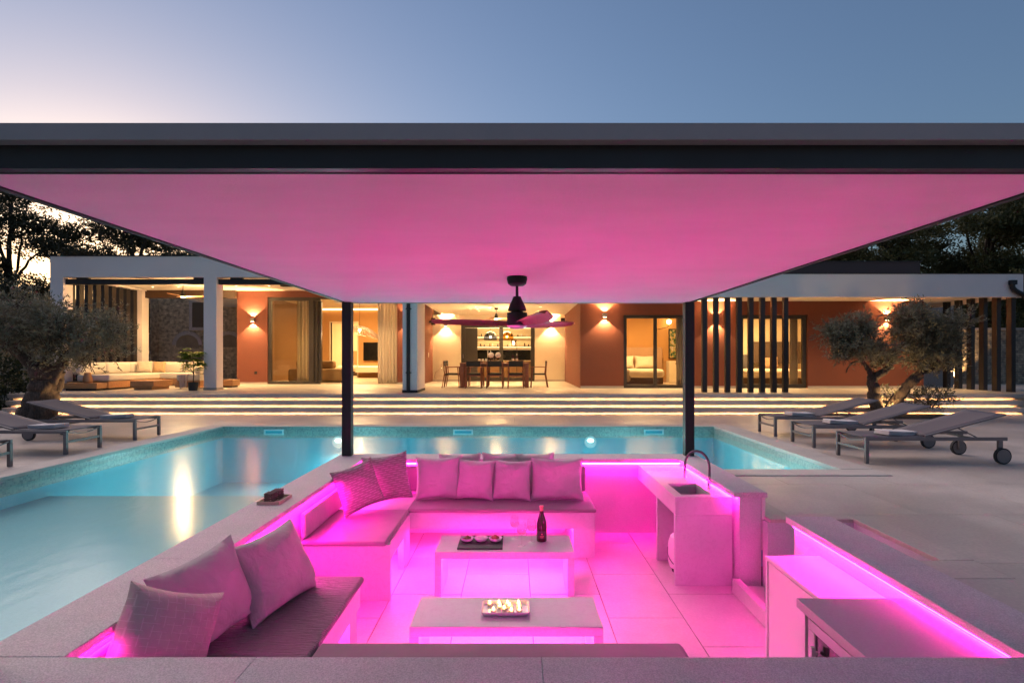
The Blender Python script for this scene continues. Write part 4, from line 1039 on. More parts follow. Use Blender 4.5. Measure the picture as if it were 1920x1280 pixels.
# ------------------------------------------------------------------ kitchen behind the dining glass
t = T('kitchen_shelving', 'lit open kitchen shelving with dark window behind the dining glass', 'shelving', (-.7, 27.2, TR))
for z in (1.95, 2.42, 2.86):
    s = B('shelf', (-2.6, 1.3, 27.05, 27.39, z, z+.035), 'walnut', t)
    B('shelf_light', (-2.55, 1.25, 27.30, 27.32, z-.015, z-.001), 'cove', s)
B('window', (-2.45, .95, 27.37, 27.395, 1.32, 1.80), 'black_screen', t)
B('counter', (-2.6, 1.3, 26.8, 27.38, 1.22, 1.27), 'walnut', t)
B('cupboard', (-2.6, 1.3, 26.85, 27.38, TR+.02, 1.2195), 'walnut', t)
for x in (-2.3, .95): B('upright', (x, x+.025, 27.03, 27.049, 1.28, 3.1), 'dark_metal', t)
rr = random.Random(3)
for z, n in ((1.986, 16), (2.456, 14)):
    for i in range(n):
        x = -2.35+3.3*(i+rr.uniform(.2, .8))/n; h = rr.uniform(.07, .16); w = rr.uniform(.02, .04)
        simple('shelf_jar', MB().lathe([(0, 0), (w, 0), (w*1.05, h*.7), (w*.6, h*.9), (w*.65, h), (0, h)], (x, 27.2, z), 10), rr.choice(['glassware', 'bottle_dark', 'porcelain', 'smoke_glass', 'rope_black']), 'small jar or glass on a lit kitchen shelf', 'jar', group='jars on the kitchen shelves')
def pendant(x, y, z, r, mat, lab, ceil):
    t = T('pendant_lamp', lab, 'lamp', (x, y, z))
    P('shade', MB().lathe([(r*.98, -r*.55), (r, -r*.2), (r*.9, r*.25), (r*.55, r*.62), (r*.12, r*.75)], (x, y, z), 18), mat, t, smooth=50)
    P('cord', MB().tube([(x, y, z+r*.7), (x, y, ceil)], .006, 6), 'dark_metal', t)
    P('bulb', MB().ball((x, y, z-.02), .05, 12, 8), 'lamp_warm', t, smooth=60)
pendant(-1.06, 25.0, 2.36, .30, 'smoke_glass', 'smoky blue glass dome pendant in the kitchen', ZR-.03)
pendant(-.34, 25.2, 2.38, .30, 'amber_glass', 'amber glass pendant in the kitchen', ZR-.03)
t = T('kitchen_plant', 'bright green herb in a pot at the kitchen window', 'plant', (-2.05, 27.1, 1.271))
P('pot', MB().lathe([(0, 0), (.06, 0), (.075, .11), (.065, .11), (0, .1)], (-2.05, 27.1, 1.271), 12), 'pot_dark', t, smooth=40)
mb = MB()
for i in range(90):
    a = rr.uniform(0, 6.28); q = .17*math.sqrt(rr.random()); p = Vector((-2.05+q*math.cos(a), 27.05+q*.6*math.sin(a), 1.42+rr.uniform(0, .25)))
    u = Vector((rr.gauss(0, 1), rr.gauss(0, 1), rr.gauss(0, 1))).normalized()*.05; v = u.orthogonal().normalized()*.025
    mb.add([p-u, p+v, p+u, p-v], [(0, 1, 2, 3)])
P('foliage', mb, 'pot_leaf', t)
t = T('standing_lamp', 'tilted cone desk lamp glowing in the kitchen', 'lamp', (.1, 26.0, TR))
P('stand', MB().tube([(.1, 26, TR+.012), (.1, 26, 2.1), (.02, 26, 2.2)], .012, 8), 'dark_metal', t, smooth=50)
P('shade', MB().tube([(.08, 26, 2.24), (-.08, 25.9, 2.12)], [.03, .14], 14, cap=False), 'chrome', t, smooth=50)
P('bulb', MB().ball((-.04, 25.93, 2.15), .05, 10, 8), 'lamp_warm', t, smooth=60)

# ------------------------------------------------------------------ living room
def curtain(x0, x1, y, z0, z1, lab, n=9, amp=.05, mat='curtain'):
    mb = MB(); N = n*10
    for i in range(N+1):
        u = i/N; x = x0+(x1-x0)*u; yy = y+amp*math.sin(u*n*2*PI)+amp*.3*math.sin(u*n*.7*PI)
        for z, k in ((z0, 1.25), (z0+.3, 1.0), ((z0+z1)/2, .95), (z1, .75)): mb.v.append((x, y+(yy-y)*k, z))
    for i in range(N):
        for k in range(3): mb.f.append((i*4+k, (i+1)*4+k, (i+1)*4+k+1, i*4+k+1))
    o = P('curtain', mb, mat, None, smooth=80, label=lab, cat='curtain')
    m = o.modifiers.new('t', 'SOLIDIFY'); m.thickness = .006
curtain(-5.06, -4.34, 21.05, TR+.015, 3.585, 'full-height cream curtain bunched at the living room opening', 6, .035)
curtain(-8.2, -7.5, 21.45, TR+.015, 3.585, 'cream curtain gathered behind the tall glass leaf', 5, .035)
curtain(5.24, 5.5, 18.42, TR+.015, 3.0, 'cream curtain drawn aside in the bedroom with the painting', 4)
curtain(8.92, 9.16, 18.42, TR+.015, 3.0, 'cream curtain drawn aside in the bedroom behind the slats', 4)
t = T('living_sofa', 'tan upholstered modular sofa just inside the living room', 'sofa', (-7.4, 23, TR))
P('base', MB().rbox(-8.9, -6.75, 22.3, 23.5, TR+.03, .98, .09, 4), 'sofa_tan', t, smooth=50)
P('backrest', MB().rbox(-8.9, -7.35, 23.1, 23.48, .985, 1.30, .09, 4), 'sofa_tan', t, smooth=50)
t = T('television', 'flat black television on the tan living room wall', 'television', (-6.3, 27.9, 1.75))
B('screen', (-7.42, -5.6, 27.90, 27.95, 1.30, 2.19), 'black_screen', t, bev=.004)
B('mount', (-6.8, -6.2, 27.951, 27.999, 1.5, 2.0), 'dark_metal', t)
t = T('wall_console', 'long floating cream console under the television', 'console', (-6.4, 27.7, .75))
B('body', (-8.2+.5, -3.8, 27.5, 27.98, .72, 1.0), 'interior_cream', t)
B('top_light', (-7.69, -3.81, 27.93, 27.96, 1.0005, 1.015), 'cove', t)
t = T('pendant_lamp', 'large woven drooping pendant lampshade in the living room', 'lamp', (-6.43, 23.6, 2.6))
mb = MB(); n = 40; m = 12; x0, y0, z0 = -6.43, 23.6, 2.62
for i in range(n):
    a = 2*PI*i/n
    for k in range(m+1):
        u = .08+.92*k/m; rx = .78*u; droop = -.42*u**2*(.55+.45*math.cos(a-.2)); mb.v.append((x0+rx*math.cos(a)+.12*u, y0+rx*.7*math.sin(a), z0+.12-.14*u*u+droop))
for i in range(n):
    for k in range(m):
        if (i+k) % 5 == 0: continue
        mb.f.append((i*(m+1)+k, ((i+1) % n)*(m+1)+k, ((i+1) % n)*(m+1)+k+1, i*(m+1)+k+1))
o = P('shade', mb, 'tray_wood', t, smooth=60); md = o.modifiers.new('w', 'WIREFRAME'); md.thickness = .016
P('cord', MB().tube([(x0, y0, z0+.1), (x0, y0, ZL-.02)], .006, 6), 'dark_metal', t)
P('bulb', MB().ball((x0, y0, z0-.05), .055, 12, 8), 'lamp_warm', t, smooth=60)
lamp('pendant_light', 'POINT', (x0, y0, z0-.14), 18, WARMW, t, shadow_soft_size=.05)
t = T('toy_truck', 'small dark toy vehicle on the living room floor', 'toy', (-5.6, 26.4, TR))
B('body', (-6.0, -5.35, 26.3, 26.6, .60, .95), 'terracotta', t, bev=.03)
for x in (-5.9, -5.5): P('wheel', MB().tube([(x, 26.25, .56), (x, 26.65, .56)], .11, 14), 'tyre', t, smooth=40)
# beds
def bed(x0, x1, y0, y1, lab, head, hm, hz=1.25, throw=True):
    t = T('bed', lab, 'bed', ((x0+x1)/2, (y0+y1)/2, TR))
    B('base', (x0+.05, x1-.05, y0+.1, y1-.02, TR+.03, TR+.25), 'headboard_dark', t)
    P('duvet', MB().rbox(x0, x1, y0, y1-.05, TR+.2505, TR+.56, .14, 5), 'bedding', t, smooth=60)
    if throw: P('throw', MB().rbox(x0-.012, x0+(x1-x0)*.38, y0-.012, y0+1.2, TR+.10, TR+.572, .12, 4), 'bed_throw', t, smooth=60)
    B('headboard', head, hm, t, bev=.02)
    return t
bed(3.4, 5.35, 20.2, 22.3, 'bed with a cream duvet and long padded headboard in the painting bedroom', (3.0, 5.8, 22.33, 22.45, TR, 1.83), 'headboard')
for i, x in enumerate((4.25, 5.05)):
    pillow('bed_pillow', .78, .5, .2, 'bedding', (x, 22.12, TR+.565), 0, R(12), 0, ('cream bed pillow on the wall side of the painting bedroom bed', 'cream bed pillow on the painting side of the bed')[i], 40+i)
bed(8.0, 10.2, 20.0, 22.2, 'bed with a cream cover and dark headboard in the bedroom behind the slats', (9.3, 11.2, 22.25, 22.35, 1.2, 2.05), 'headboard_dark', throw=False)
pillow('bed_pillow', .7, .45, .2, 'headboard', (9.85, 22.0, TR+.565), 0, R(14), 0, 'patterned bed pillow against the dark headboard', 44)
bed(-9.6, -8.0, 30.6, 32.9, 'white bed seen through the living room doorway', (-9.7, -7.6, 32.92, 32.99, TR, 1.85), 'sofa_tan', throw=False)
t = T('wall_painting', 'tall narrow painting of loose yellow and green dabs in a black frame', 'painting', (6.2, 22.4, 1.9))
B('canvas', (6.12, 6.36, 22.455, 22.47, 1.42, 2.52), 'painting', t)
P('frame', MB().box(6.08, 6.12, 22.44, 22.49, 1.38, 2.56).box(6.36, 6.40, 22.44, 22.49, 1.38, 2.56).box(6.12, 6.36, 22.44, 22.49, 2.52, 2.56).box(6.12, 6.36, 22.44, 22.49, 1.38, 1.42), 'dark_metal', t)
t = T('bedside_cabinet', 'tall cream cabinet with a round pull below the painting', 'cabinet', (6.2, 22.2, TR))
B('body', (5.98, 6.6, 22.0, 22.43, TR+.013, 1.30), 'interior_cream', t, bev=.006)
P('pull', MB().tube([(6.25, 21.97, 1.2), (6.25, 21.999, 1.2)], .035, 12), 'walnut', t)
t = T('globe_lamp', 'small glowing globe lamp on a thin bracket above the painting', 'lamp', (5.95, 22.3, 2.78))
P('globe', MB().ball((6.02, 22.2, 2.82), .09, 16, 12), 'lamp_warm', t, smooth=60)
P('bracket', MB().tube([(6.02, 22.2, 2.72), (6.0, 22.3, 2.62), (5.7, 22.4, 2.55), (5.65, 22.495, 2.55)], .012, 8), 'dark_metal', t, smooth=50)
for x, lab in ((7.55, 'framed sketch on the cream bedroom wall, beside the door edge'), (8.6, 'framed sketch with two small dark figures on the cream bedroom wall')):
    t = T('wall_picture', lab, 'picture', (x, 22.47, 1.9))
    B('paper', (x-.26, x+.26, 22.475, 22.485, 1.45, 2.4), 'paper', t)
    P('frame', MB().box(x-.29, x-.26, 22.465, 22.49, 1.42, 2.43).box(x+.26, x+.29, 22.465, 22.49, 1.42, 2.43).box(x-.26, x+.26, 22.465, 22.49, 2.4, 2.43).box(x-.26, x+.26, 22.465, 22.49, 1.42, 1.45), 'dark_metal', t)
    P('drawing', MB().box(x-.1, x+.1, 22.472, 22.474, 2.0, 2.12).box(x-.07, x+.09, 22.472, 22.474, 1.75, 1.85), 'dark_metal', t)
t = T('bedroom_chair', 'dark blue upholstered chair at the foot of the bed behind the slats', 'chair', (8.3, 21.2, TR))
t.location = (9.0, 22.0, TR)
P('backrest', MB().rbox(8.75, 9.15, 22.3, 22.4, 1.0, 1.55, .05, 3), 'smoke_fabric' if 'smoke_fabric' in MATS else 'rubber_grey', t, smooth=50)
P('seat', MB().rbox(8.72, 9.18, 22.205, 22.30, TR+.05, 1.0, .03, 3), 'rubber_grey', t, smooth=50)

# ------------------------------------------------------------------ portico furniture
t = T('outdoor_sofa', 'white cushioned sofa set on an oak plinth round three sides of the portico', 'sofa', (-11.6, 19, TR))
OK, SW = 'oak', 'sofa_white'
B('plinth', (-13.35, -12.1, 16.95, 20.5, TR+.05, .70), OK, t)
B('plinth', (-12.1, -10.75, 19.5, 20.5, TR+.05, .70), OK, t)
B('plinth', (-10.42, -9.65, 17.45, 18.4, TR+.05, .70), OK, t)
def cush(nm, bx, r=.05): P(nm, MB().rbox(*bx, r, 4), SW, t, smooth=50)
cush('seat_cushion', (-13.1, -12.12, 17.0, 19.45, .701, .90)); cush('seat_cushion', (-13.1, -11.2, 19.47, 20.45, .701, .90)); cush('seat_cushion', (-11.19, -10.76, 19.47, 20.45, .701, .90)); cush('seat_cushion', (-10.40, -9.66, 17.47, 18.39, .701, .90))
for a, b in ((17.05, 18.15), (18.17, 19.3), (19.32, 20.1)): cush('back_cushion', (-13.32, -13.0, a, b, .901, 1.27), .09)
for a, b in ((-12.98, -11.8), (-11.78, -10.76)): cush('back_cushion', (a, b, 20.15, 20.46, .901, 1.27), .09)
cush('back_cushion', (-9.86, -9.67, 17.5, 18.38, .901, 1.12), .06)
t = T('sofa_side_plinth', 'low oak side plinth holding the metal vase at the end of the sofa', 'side table', (-12.6, 16.7, TR))
B('top', (-13.1, -12.12, 16.5, 16.93, TR+.06, .67), OK, t, bev=.006)
B('foot', (-13.05, -12.17, 16.54, 16.9, TR, TR+.0595), 'dark_metal', t)
t = T('low_table', 'low square oak coffee table in front of the white sofa', 'table', (-11.1, 17.4, TR))
B('top', (-11.46, -10.76, 16.95, 17.9, TR+.10, .72), OK, t, bev=.006); B('foot', (-11.38, -10.84, 17.0, 17.85, TR, TR+.0995), OK, t)
t = T('oak_stool', 'low oak block beside the white column at the living room end', 'stool', (-8.9, 18.6, TR))
B('top', (-9.6, -9.15, 18.45, 18.95, TR+.05, .70), OK, t, bev=.006); B('foot', (-9.55, -9.2, 18.5, 18.9, TR, TR+.0495), 'dark_metal', t)
simple('metal_vase', MB().lathe([(0, 0), (.10, 0), (.125, .03), (.12, .14), (.085, .26), (.08, .30), (.07, .30), (.075, .26), (0, .1)], (-12.55, 16.72, .671), 24), 'gold_print', 'rounded metallic vase on the oak side plinth', 'vase')
pillow('sofa_pillow', .46, .42, .18, 'sofa_pillow', (-12.72, 19.55, .90), R(20), R(14), 0, 'cream scatter pillow on the long side of the outdoor sofa', 51)
pillow('sofa_pillow', .42, .40, .17, 'sofa_pillow_tan', (-12.4, 19.85, .90), R(10), R(14), 0, 'tan scatter pillow in the corner of the outdoor sofa', 52)
pillow('sofa_pillow', .46, .42, .18, 'sofa_pillow', (-11.1, 19.95, .90), R(-10), R(16), R(8), 'cream scatter pillow leaning at the column end of the sofa', 53)
# throw hanging over the end seat
mb = MB(); n = 18; prof = [(17.9, .915), (17.6, .912), (17.50, .905), (17.47, .86), (17.455, .7), (17.44, .56), (17.43, .48)]
for i in range(n+1):
    u = i/n; x = -10.36+.40*u
    for k, (y, z) in enumerate(prof):
        w = .018*math.sin(u*22+k*.5)*(k/6)+.01*math.sin(u*9); mb.v.append((x-.04*k*(u-.5), y-abs(w)*.8-(.02*math.sin(u*17) if k > 2 else 0), z+(.05*(u-.3) if k == 6 else 0)))
m_ = len(prof)
for i in range(n):
    for k in range(m_-1): mb.f.append((i*m_+k, (i+1)*m_+k, (i+1)*m_+k+1, i*m_+k+1))
o = P('throw_blanket', mb, 'throw_cloth', None, smooth=80, label='crumpled pale throw hanging over the end seat of the sofa', cat='blanket')
o.modifiers.new('t', 'SOLIDIFY').thickness = .008
t = T('potted_plant', 'leafy green umbrella plant in a dark pot beside the white column', 'plant', (-9.45, 16.72, TR)); c = (-9.45, 16.72, TR)
P('pot', MB().lathe([(0, 0), (.115, 0), (.14, .24), (.125, .24), (.12, .21), (0, .205)], c, 22), 'pot_dark', t, smooth=40)
P('stem', MB().tube([(c[0], c[1], TR+.2), (c[0]+.02, c[1], .95), (c[0]-.01, c[1], 1.6)], [.016, .013, .008], 8).tube([(c[0]+.02, c[1], .92), (c[0]-.13, c[1]-.03, 1.2)], [.009, .006], 6), 'bark', t, smooth=60)
mb = MB(); rr = random.Random(12)
for i in range(80):
    a = rr.uniform(0, 6.28); el = rr.uniform(-.3, 1.3); d = Vector((math.cos(a)*math.cos(el), math.sin(a)*math.cos(el), math.sin(el)))
    p = Vector((c[0]-.04, c[1], rr.uniform(1.05, 1.6)))+Vector((d.x*.30, d.y*.22, d.z*.16))*rr.uniform(.5, 1.1)
    for q in range(7):
        b = a+(q-3)*.75; dd = Vector((math.cos(b), math.sin(b), -.15+rr.uniform(-.2, .2))).normalized(); s = dd.cross(Vector((0, 0, 1))).normalized(); L = rr.uniform(.14, .20)
        m2 = p+dd*L*.55
        mb.add([p, m2+s*.034, p+dd*L+Vector((0, 0, -.02)), m2-s*.034], [(0, 1, 2, 3)])
P('foliage', mb, 'pot_leaf', t)

# ------------------------------------------------------------------ sun loungers with towels
def lounger():
    t = T('sun_lounger', 'l', 'sun lounger', (0, 0, 0), 0, 'sun loungers round the pool'); LM, SL = 'lounger_metal', 'lounger_sling'; Wd = .66
    for y in (0, Wd):
        s = -1 if y == 0 else 1
        B('side_rail', (0, 1.86, y-.018, y+.018, .30, .345), LM, t, bev=.004)
        B('leg', (.0, .045, y-.022, y+.022, 0, .2995), LM, t, bev=.004)
        B('rear_leg', (1.74, 1.80, y-.018, y+.018, .08, .2995), LM, t, bev=.004)
        w = P('wheel', MB().tube([(1.77, y+s*.02, .105), (1.77, y+s*.06, .105)], .105, 26), 'tyre', t, smooth=40)
        P('wheel_disc', MB().tube([(1.77, y+s*.012, .105), (1.77, y+s*.066, .105)], .088, 26), 'lounger_metal', w, smooth=40)
        P('back_rail', MB().bar((.80, y*.94+.02, .355), (1.86, y*.94+.02, .640), .032, .022), LM, t, bev=.003)
        P('strut', MB().bar((1.25, y*.9+.033, .458), (1.50, y*.9+.033, .335), .014, .014), LM, t)
    B('cross_bar', (.005, .035, .022, Wd-.022, .165, .195), LM, t)
    mb = MB()
    for i in range(9):
        u = i/8; mb.v += [(.012, .02+(Wd-.04)*u, .325-.045*math.sin(u*PI)), (.032, .02+(Wd-.04)*u, .325-.045*math.sin(u*PI)), (.032, .02+(Wd-.04)*u, .313-.045*math.sin(u*PI)), (.012, .02+(Wd-.04)*u, .313-.045*math.sin(u*PI))]
    for i in range(8):
        for k in range(4): mb.f.append((i*4+k, (i+1)*4+k, (i+1)*4+(k+1) % 4, i*4+(k+1) % 4))
    P('end_bar', mb, LM, t)
    P('hinge_bar', MB().bar((1.5, .0, .32), (1.5, Wd, .32), .02, .02), LM, t)
    def sling(p0, p1, sag, n=10):
        mb = MB()
        for i in range(n+1):
            u = i/n
            for k in range(7):
                v = k/6; mb.v.append((p0[0]+(p1[0]-p0[0])*u, .03+(Wd-.06)*v, p0[1]+(p1[1]-p0[1])*u-sag*math.sin(v*PI)*(.3+.7*math.sin(u*PI))))
        for i in range(n):
            for k in range(6): mb.f.append((i*7+k, (i+1)*7+k, (i+1)*7+k+1, i*7+k+1))
        return mb
    for nm, mb in (('seat_sling', sling((.02, .352), (.81, .352), .018)), ('back_sling', sling((.80, .366), (1.86, .652), .014))):
        o = P(nm, mb, SL, t, smooth=60); o.modifiers.new('t', 'SOLIDIFY').thickness = .012
    return t
lg = lounger(); used = 0
def towel(x, y, z, rz, lab):
    mb = MB(); L, Wd, h = .42, .26, .018
    prof = []
    for lay, (z0, ln) in enumerate(((0, L), (.020, L*.985), (.040, L*.97))):
        s = 1 if lay % 2 == 0 else -1; N = 12; xs = -L/2 if s > 0 else L/2
        ring = []
        for k in range(N+1):
            u = k/N; ring.append((-ln/2+ln*u, z0+.003*math.sin(u*5+lay)))
        top = [(a, b+h) for a, b in reversed(ring)]
        arc = [(ln/2+.010*math.sin(PI*q/5), z0+h/2-h/2*math.cos(PI*q/5)) for q in range(1, 5)]
        loop = ring+arc+top+[(-ln/2-.010*math.sin(PI*q/5), z0+h/2+h/2*math.cos(PI*q/5)) for q in range(1, 5)]
        M = len(loop); o0 = len(mb.v)
        for yy, sh in ((-Wd/2, -.004), (-Wd/2+.01, 0), (Wd/2-.01, 0), (Wd/2, -.004)):
            for a, b in loop: mb.v.append((a, yy, max(b+(.0 if sh == 0 else (sh if b > z0+h/2 else -sh)), 0)))
        for r in range(3):
            for k in range(M): mb.f.append((o0+r*M+k, o0+r*M+(k+1) % M, o0+(r+1)*M+(k+1) % M, o0+(r+1)*M+k))
        mb.f.append(tuple(o0+k for k in range(M))[::-1]); mb.f.append(tuple(o0+3*M+k for k in range(M)))
    o = P('folded_towel', mb, 'towel', None, smooth=40, label=lab, cat='towel'); o.location = (x, y, z); o.rotation_euler = (0, R(2), rz)
for i, (y, lab) in enumerate(((7.47, 'taupe wheeled sun lounger with a white towel, closest to the sunken lounge'), (8.79, 'taupe wheeled sun lounger in the middle of the row by the twin olive trees'), (10.09, 'taupe wheeled sun lounger closest to the twin olive trees'))):
    o = lg if used == 0 else copy_tree(lg); used = 1
    place(o, (4.60, y, 0), R((0, .6, -.4)[i]), lab)
    towel(4.60+.60, y+.30, .342, R((8, -4, 5)[i]), ('white folded towel on the lounger closest to the sunken lounge', 'white folded towel on the middle lounger of the olive tree row', 'white folded towel on the lounger closest to the twin olive trees')[i])
for i, (y, lab) in enumerate(((10.30, 'taupe wheeled sun lounger in front of the gnarled old olive tree'), (8.83, 'taupe wheeled sun lounger in the middle of the row by the gnarled olive'), (7.26, 'taupe wheeled sun lounger farthest from the gnarled olive tree'))):
    o = copy_tree(lg); place(o, (-6.42, y, 0), PI+R((.5, -.5, .3)[i]), lab)
    if i < 2: towel(-6.42-.55, y-.32, .342, PI+R((6, -5)[i]), ('beige folded towel on the lounger in front of the gnarled olive', 'beige folded towel on the middle lounger by the gnarled olive')[i])

# ------------------------------------------------------------------ trees and planting
def leaves(pts, dirs, L, Wd, rng, nrm=None):
    """diamond leaves; numpy arrays of positions and directions"""
    n = len(pts); d = dirs/np.maximum(np.linalg.norm(dirs, axis=1, keepdims=True), 1e-6)
    r = rng.normal(size=(n, 3)); s = np.cross(d, r); s /= np.maximum(np.linalg.norm(s, axis=1, keepdims=True), 1e-6)
    Ls = (L*rng.uniform(.6, 1.25, (n, 1))); ws = (Wd*rng.uniform(.7, 1.2, (n, 1)))
    a = pts; b = pts+d*Ls*.5+s*ws*.5; c = pts+d*Ls; e = pts+d*Ls*.5-s*ws*.5
    return np.stack([a, b, c, e], 1).reshape(-1, 3)
def quadmesh(name, v, mat, parent, kind=None):
    off = np.array(rootof(parent).location); n = len(v)//4
    me = bpy.data.meshes.new(name); me.vertices.add(len(v)); me.vertices.foreach_set('co', (v-off).astype(np.float32).ravel())
    me.loops.add(len(v)); me.loops.foreach_set('vertex_index', np.arange(len(v), dtype=np.int32))
    me.polygons.add(n); me.polygons.foreach_set('loop_start', np.arange(0, len(v), 4, dtype=np.int32)); me.polygons.foreach_set('loop_total', np.full(n, 4, np.int32))
    me.update(calc_edges=True); me.materials.append(MATS[mat])
    o = bpy.data.objects.new(name, me); COL.objects.link(o); o.parent = parent
    return o
def crown_pts(blobs, n, rng, shell=.45):
    P_, D_ = [], []
    vol = np.array([b[1][0]*b[1][1]*b[1][2] for b in blobs])**.8; cnt = (vol/vol.sum()*n).astype(int)
    for (c, r), k in zip(blobs, cnt):
        d = rng.normal(size=(k, 3)); d /= np.linalg.norm(d, axis=1, keepdims=True)
        q = rng.uniform(shell**3, 1, (k, 1))**(1/3)
        ph = np.array(c)
        lump = 1+.16*np.sin(d[:, :1]*7+c[0]*3)*np.cos(d[:, 1:2]*6+c[1])+.10*np.sin(d[:, 2:3]*11+c[2]*5)
        P_.append(ph+d*q*np.array(r)*lump); D_.append(d)
    return np.concatenate(P_), np.concatenate(D_)
def twiggy(blobs, ntw, per, tl, L, Wd, rng, up=.5, shell=.35):
    p, d = crown_pts(blobs, ntw, rng, shell)
    d = d+rng.normal(size=d.shape)*.55; d[:, 2] += up; d /= np.linalg.norm(d, axis=1, keepdims=True)
    out_p, out_d = [], []
    tlv = rng.uniform(.5, 1.5, (len(p), 1))
    for k in range(per):
        u = (k+.5)/per*tlv
        out_p.append(p+d*tl*u+rng.normal(size=p.shape)*.008)
        out_d.append(d*.7+rng.normal(size=d.shape)*.55)
    return np.concatenate(out_p), np.concatenate(out_d), p, d
def limb(pts, r0, r1, rr, wob=.03, n=9):
    """curved tapering limb through control points"""
    pts = [Vector(p) for p in pts]; out = []; N = 7
    for i in range(len(pts)-1):
        p0 = pts[max(i-1, 0)]; p1 = pts[i]; p2 = pts[i+1]; p3 = pts[min(i+2, len(pts)-1)]
        for k in range(N):
            t = k/N; out.append(.5*((2*p1)+(p2-p0)*t+(2*p0-5*p1+4*p2-p3)*t*t+(3*p1-p0-3*p2+p3)*t**3))
    out.append(pts[-1]); M = len(out)
    out = [o+Vector((rr.uniform(-1, 1), rr.uniform(-1, 1), 0))*wob*(0 < i < M-1) for i, o in enumerate(out)]
    rad = [(r0+(r1-r0)*(i/(M-1))**.8)*(1+rr.uniform(-.08, .08)) for i in range(M)]
    return out, rad
def gnarl(mb, pts, rad, rr, n=22, depth=.16):
    """fluted trunk: radius varies round the girth"""
    s0 = len(mb.v); mb.tube(pts, rad, n); M = len(pts); ph = [rr.uniform(0, 6.28) for _ in range(4)]
    for i in range(M):
        c = Vector(pts[i])
        for k in range(n):
            a = 2*PI*k/n; q = 1+depth*(math.sin(3*a+ph[0]+i*.18)+.6*math.sin(5*a+ph[1]-i*.25)+.35*math.sin(9*a+ph[2]+i*.4))
            v = Vector(mb.v[s0+i*n+k]); mb.v[s0+i*n+k] = tuple(c+(v-c)*q)
def olive(name, label, base, trunks, blobs, seed, ntw, L=.088, twl=.30, up=.5, stems=True):
    rr = random.Random(seed); rng = np.random.default_rng(seed)
    t = T(name, label, 'tree', base)
    mb = MB()
    for pts, r0, r1, gn in trunks:
        o, rad = limb(pts, r0, r1, rr, .02)
        if gn: rad = [r*(1+.5*math.exp(-i*.45)) for i, r in enumerate(rad)]; gnarl(mb, o, rad, rr)
        else: gnarl(mb, o, rad, rr, 12, .07)
    P('trunk', mb, 'bark_olive', t, smooth=70)
    sub = []
    for c_, r_ in blobs:
        for q in range(11):
            dd = rng.normal(size=3); dd /= np.linalg.norm(dd); k_ = rng.uniform(.35, 1.08); s_ = rng.uniform(.22, .42)
            sub.append((tuple(np.array(c_)+dd*k_*np.array(r_)), tuple(np.array(r_)*s_*np.array([1, 1, .8]))))
    lp, ld, p, d = twiggy(sub, ntw, 13, twl, L, .016, rng, up, .1)
    quadmesh('crown', leaves(lp, ld, L, .026, rng), 'olive_leaf', t)
    # twigs inside the crown
    sel = rng.choice(len(p), min(260, len(p)), replace=False); mb = MB()
    for i in sel:
        a = Vector(p[i]-d[i]*.25); b = Vector(p[i]+d[i]*twl*.9); mb.tube([a, (a+b)/2+Vector((rr.uniform(-.03, .03), rr.uniform(-.03, .03), 0)), b], [.007, .005, .002], 4, cap=False)
    P('twigs', mb, 'bark_olive', t, kind='stuff')
    return t
def px(x, y, Y):
    s = 1066.7/Y; return (-(965-x)/s, Y, 1.37-(y-673)/s)
Y1_ = 12.0
olive('olive_tree', 'gnarled old olive tree with a thick twisted trunk and silvery crown', (-10.0, 12.0, 0),
      [([(-10.05, 12.0, -.05), (-10.0, 12.0, .45), (-9.95, 12.02, .85), (-9.85, 12.0, 1.2)], .30, .24, True),
       ([(-9.95, 12.0, .95), (-10.25, 12.0, 1.35), (-10.75, 11.95, 1.75)], .17, .08, False),
       ([(-9.80, 12.0, .9), (-9.50, 12.0, 1.35), (-9.15, 12.05, 1.75)], .14, .06, False),
       ([(-9.85, 12.0, 1.1), (-9.9, 12.1, 1.6), (-9.7, 12.2, 2.1)], .13, .05, False)],
      [((-10.6, 11.9, 1.95), (.85, .8, .62)), ((-9.9, 12.1, 2.05), (.75, .8, .62)), ((-9.15, 12.0, 1.85), (.75, .7, .62)), ((-8.65, 12.05, 1.55), (.42, .45, .42)), ((-9.5, 11.9, 1.45), (.5, .5, .3))], 3, 1550, up=.8, twl=.34)
olive('olive_tree', 'young olive tree with a pale upright trunk behind the loungers', (8.55, 13.5, 0),
      [([(8.62, 13.5, -.05), (8.55, 13.5, .4), (8.50, 13.5, .85), (8.55, 13.5, 1.0)], .13, .10, True),
       ([(8.5, 13.5, .9), (8.35, 13.5, 1.2), (8.0, 13.45, 1.55)], .07, .03, False),
       ([(8.55, 13.5, .95), (8.85, 13.5, 1.15), (9.05, 13.5, 1.55), (9.2, 13.5, 1.75)], .09, .05, False),
       ([(8.2, 13.5, 1.3), (7.95, 13.4, 1.28), (7.8, 13.4, 1.05)], .025, .012, False)],
      [((7.75, 13.5, 2.0), (.5, .5, .45)), ((8.25, 13.5, 2.0), (.45, .5, .42)), ((8.1, 13.4, 1.5), (.55, .5, .30)), ((8.6, 13.5, 1.4), (.35, .4, .28))], 5, 1250, up=.55, twl=.24)
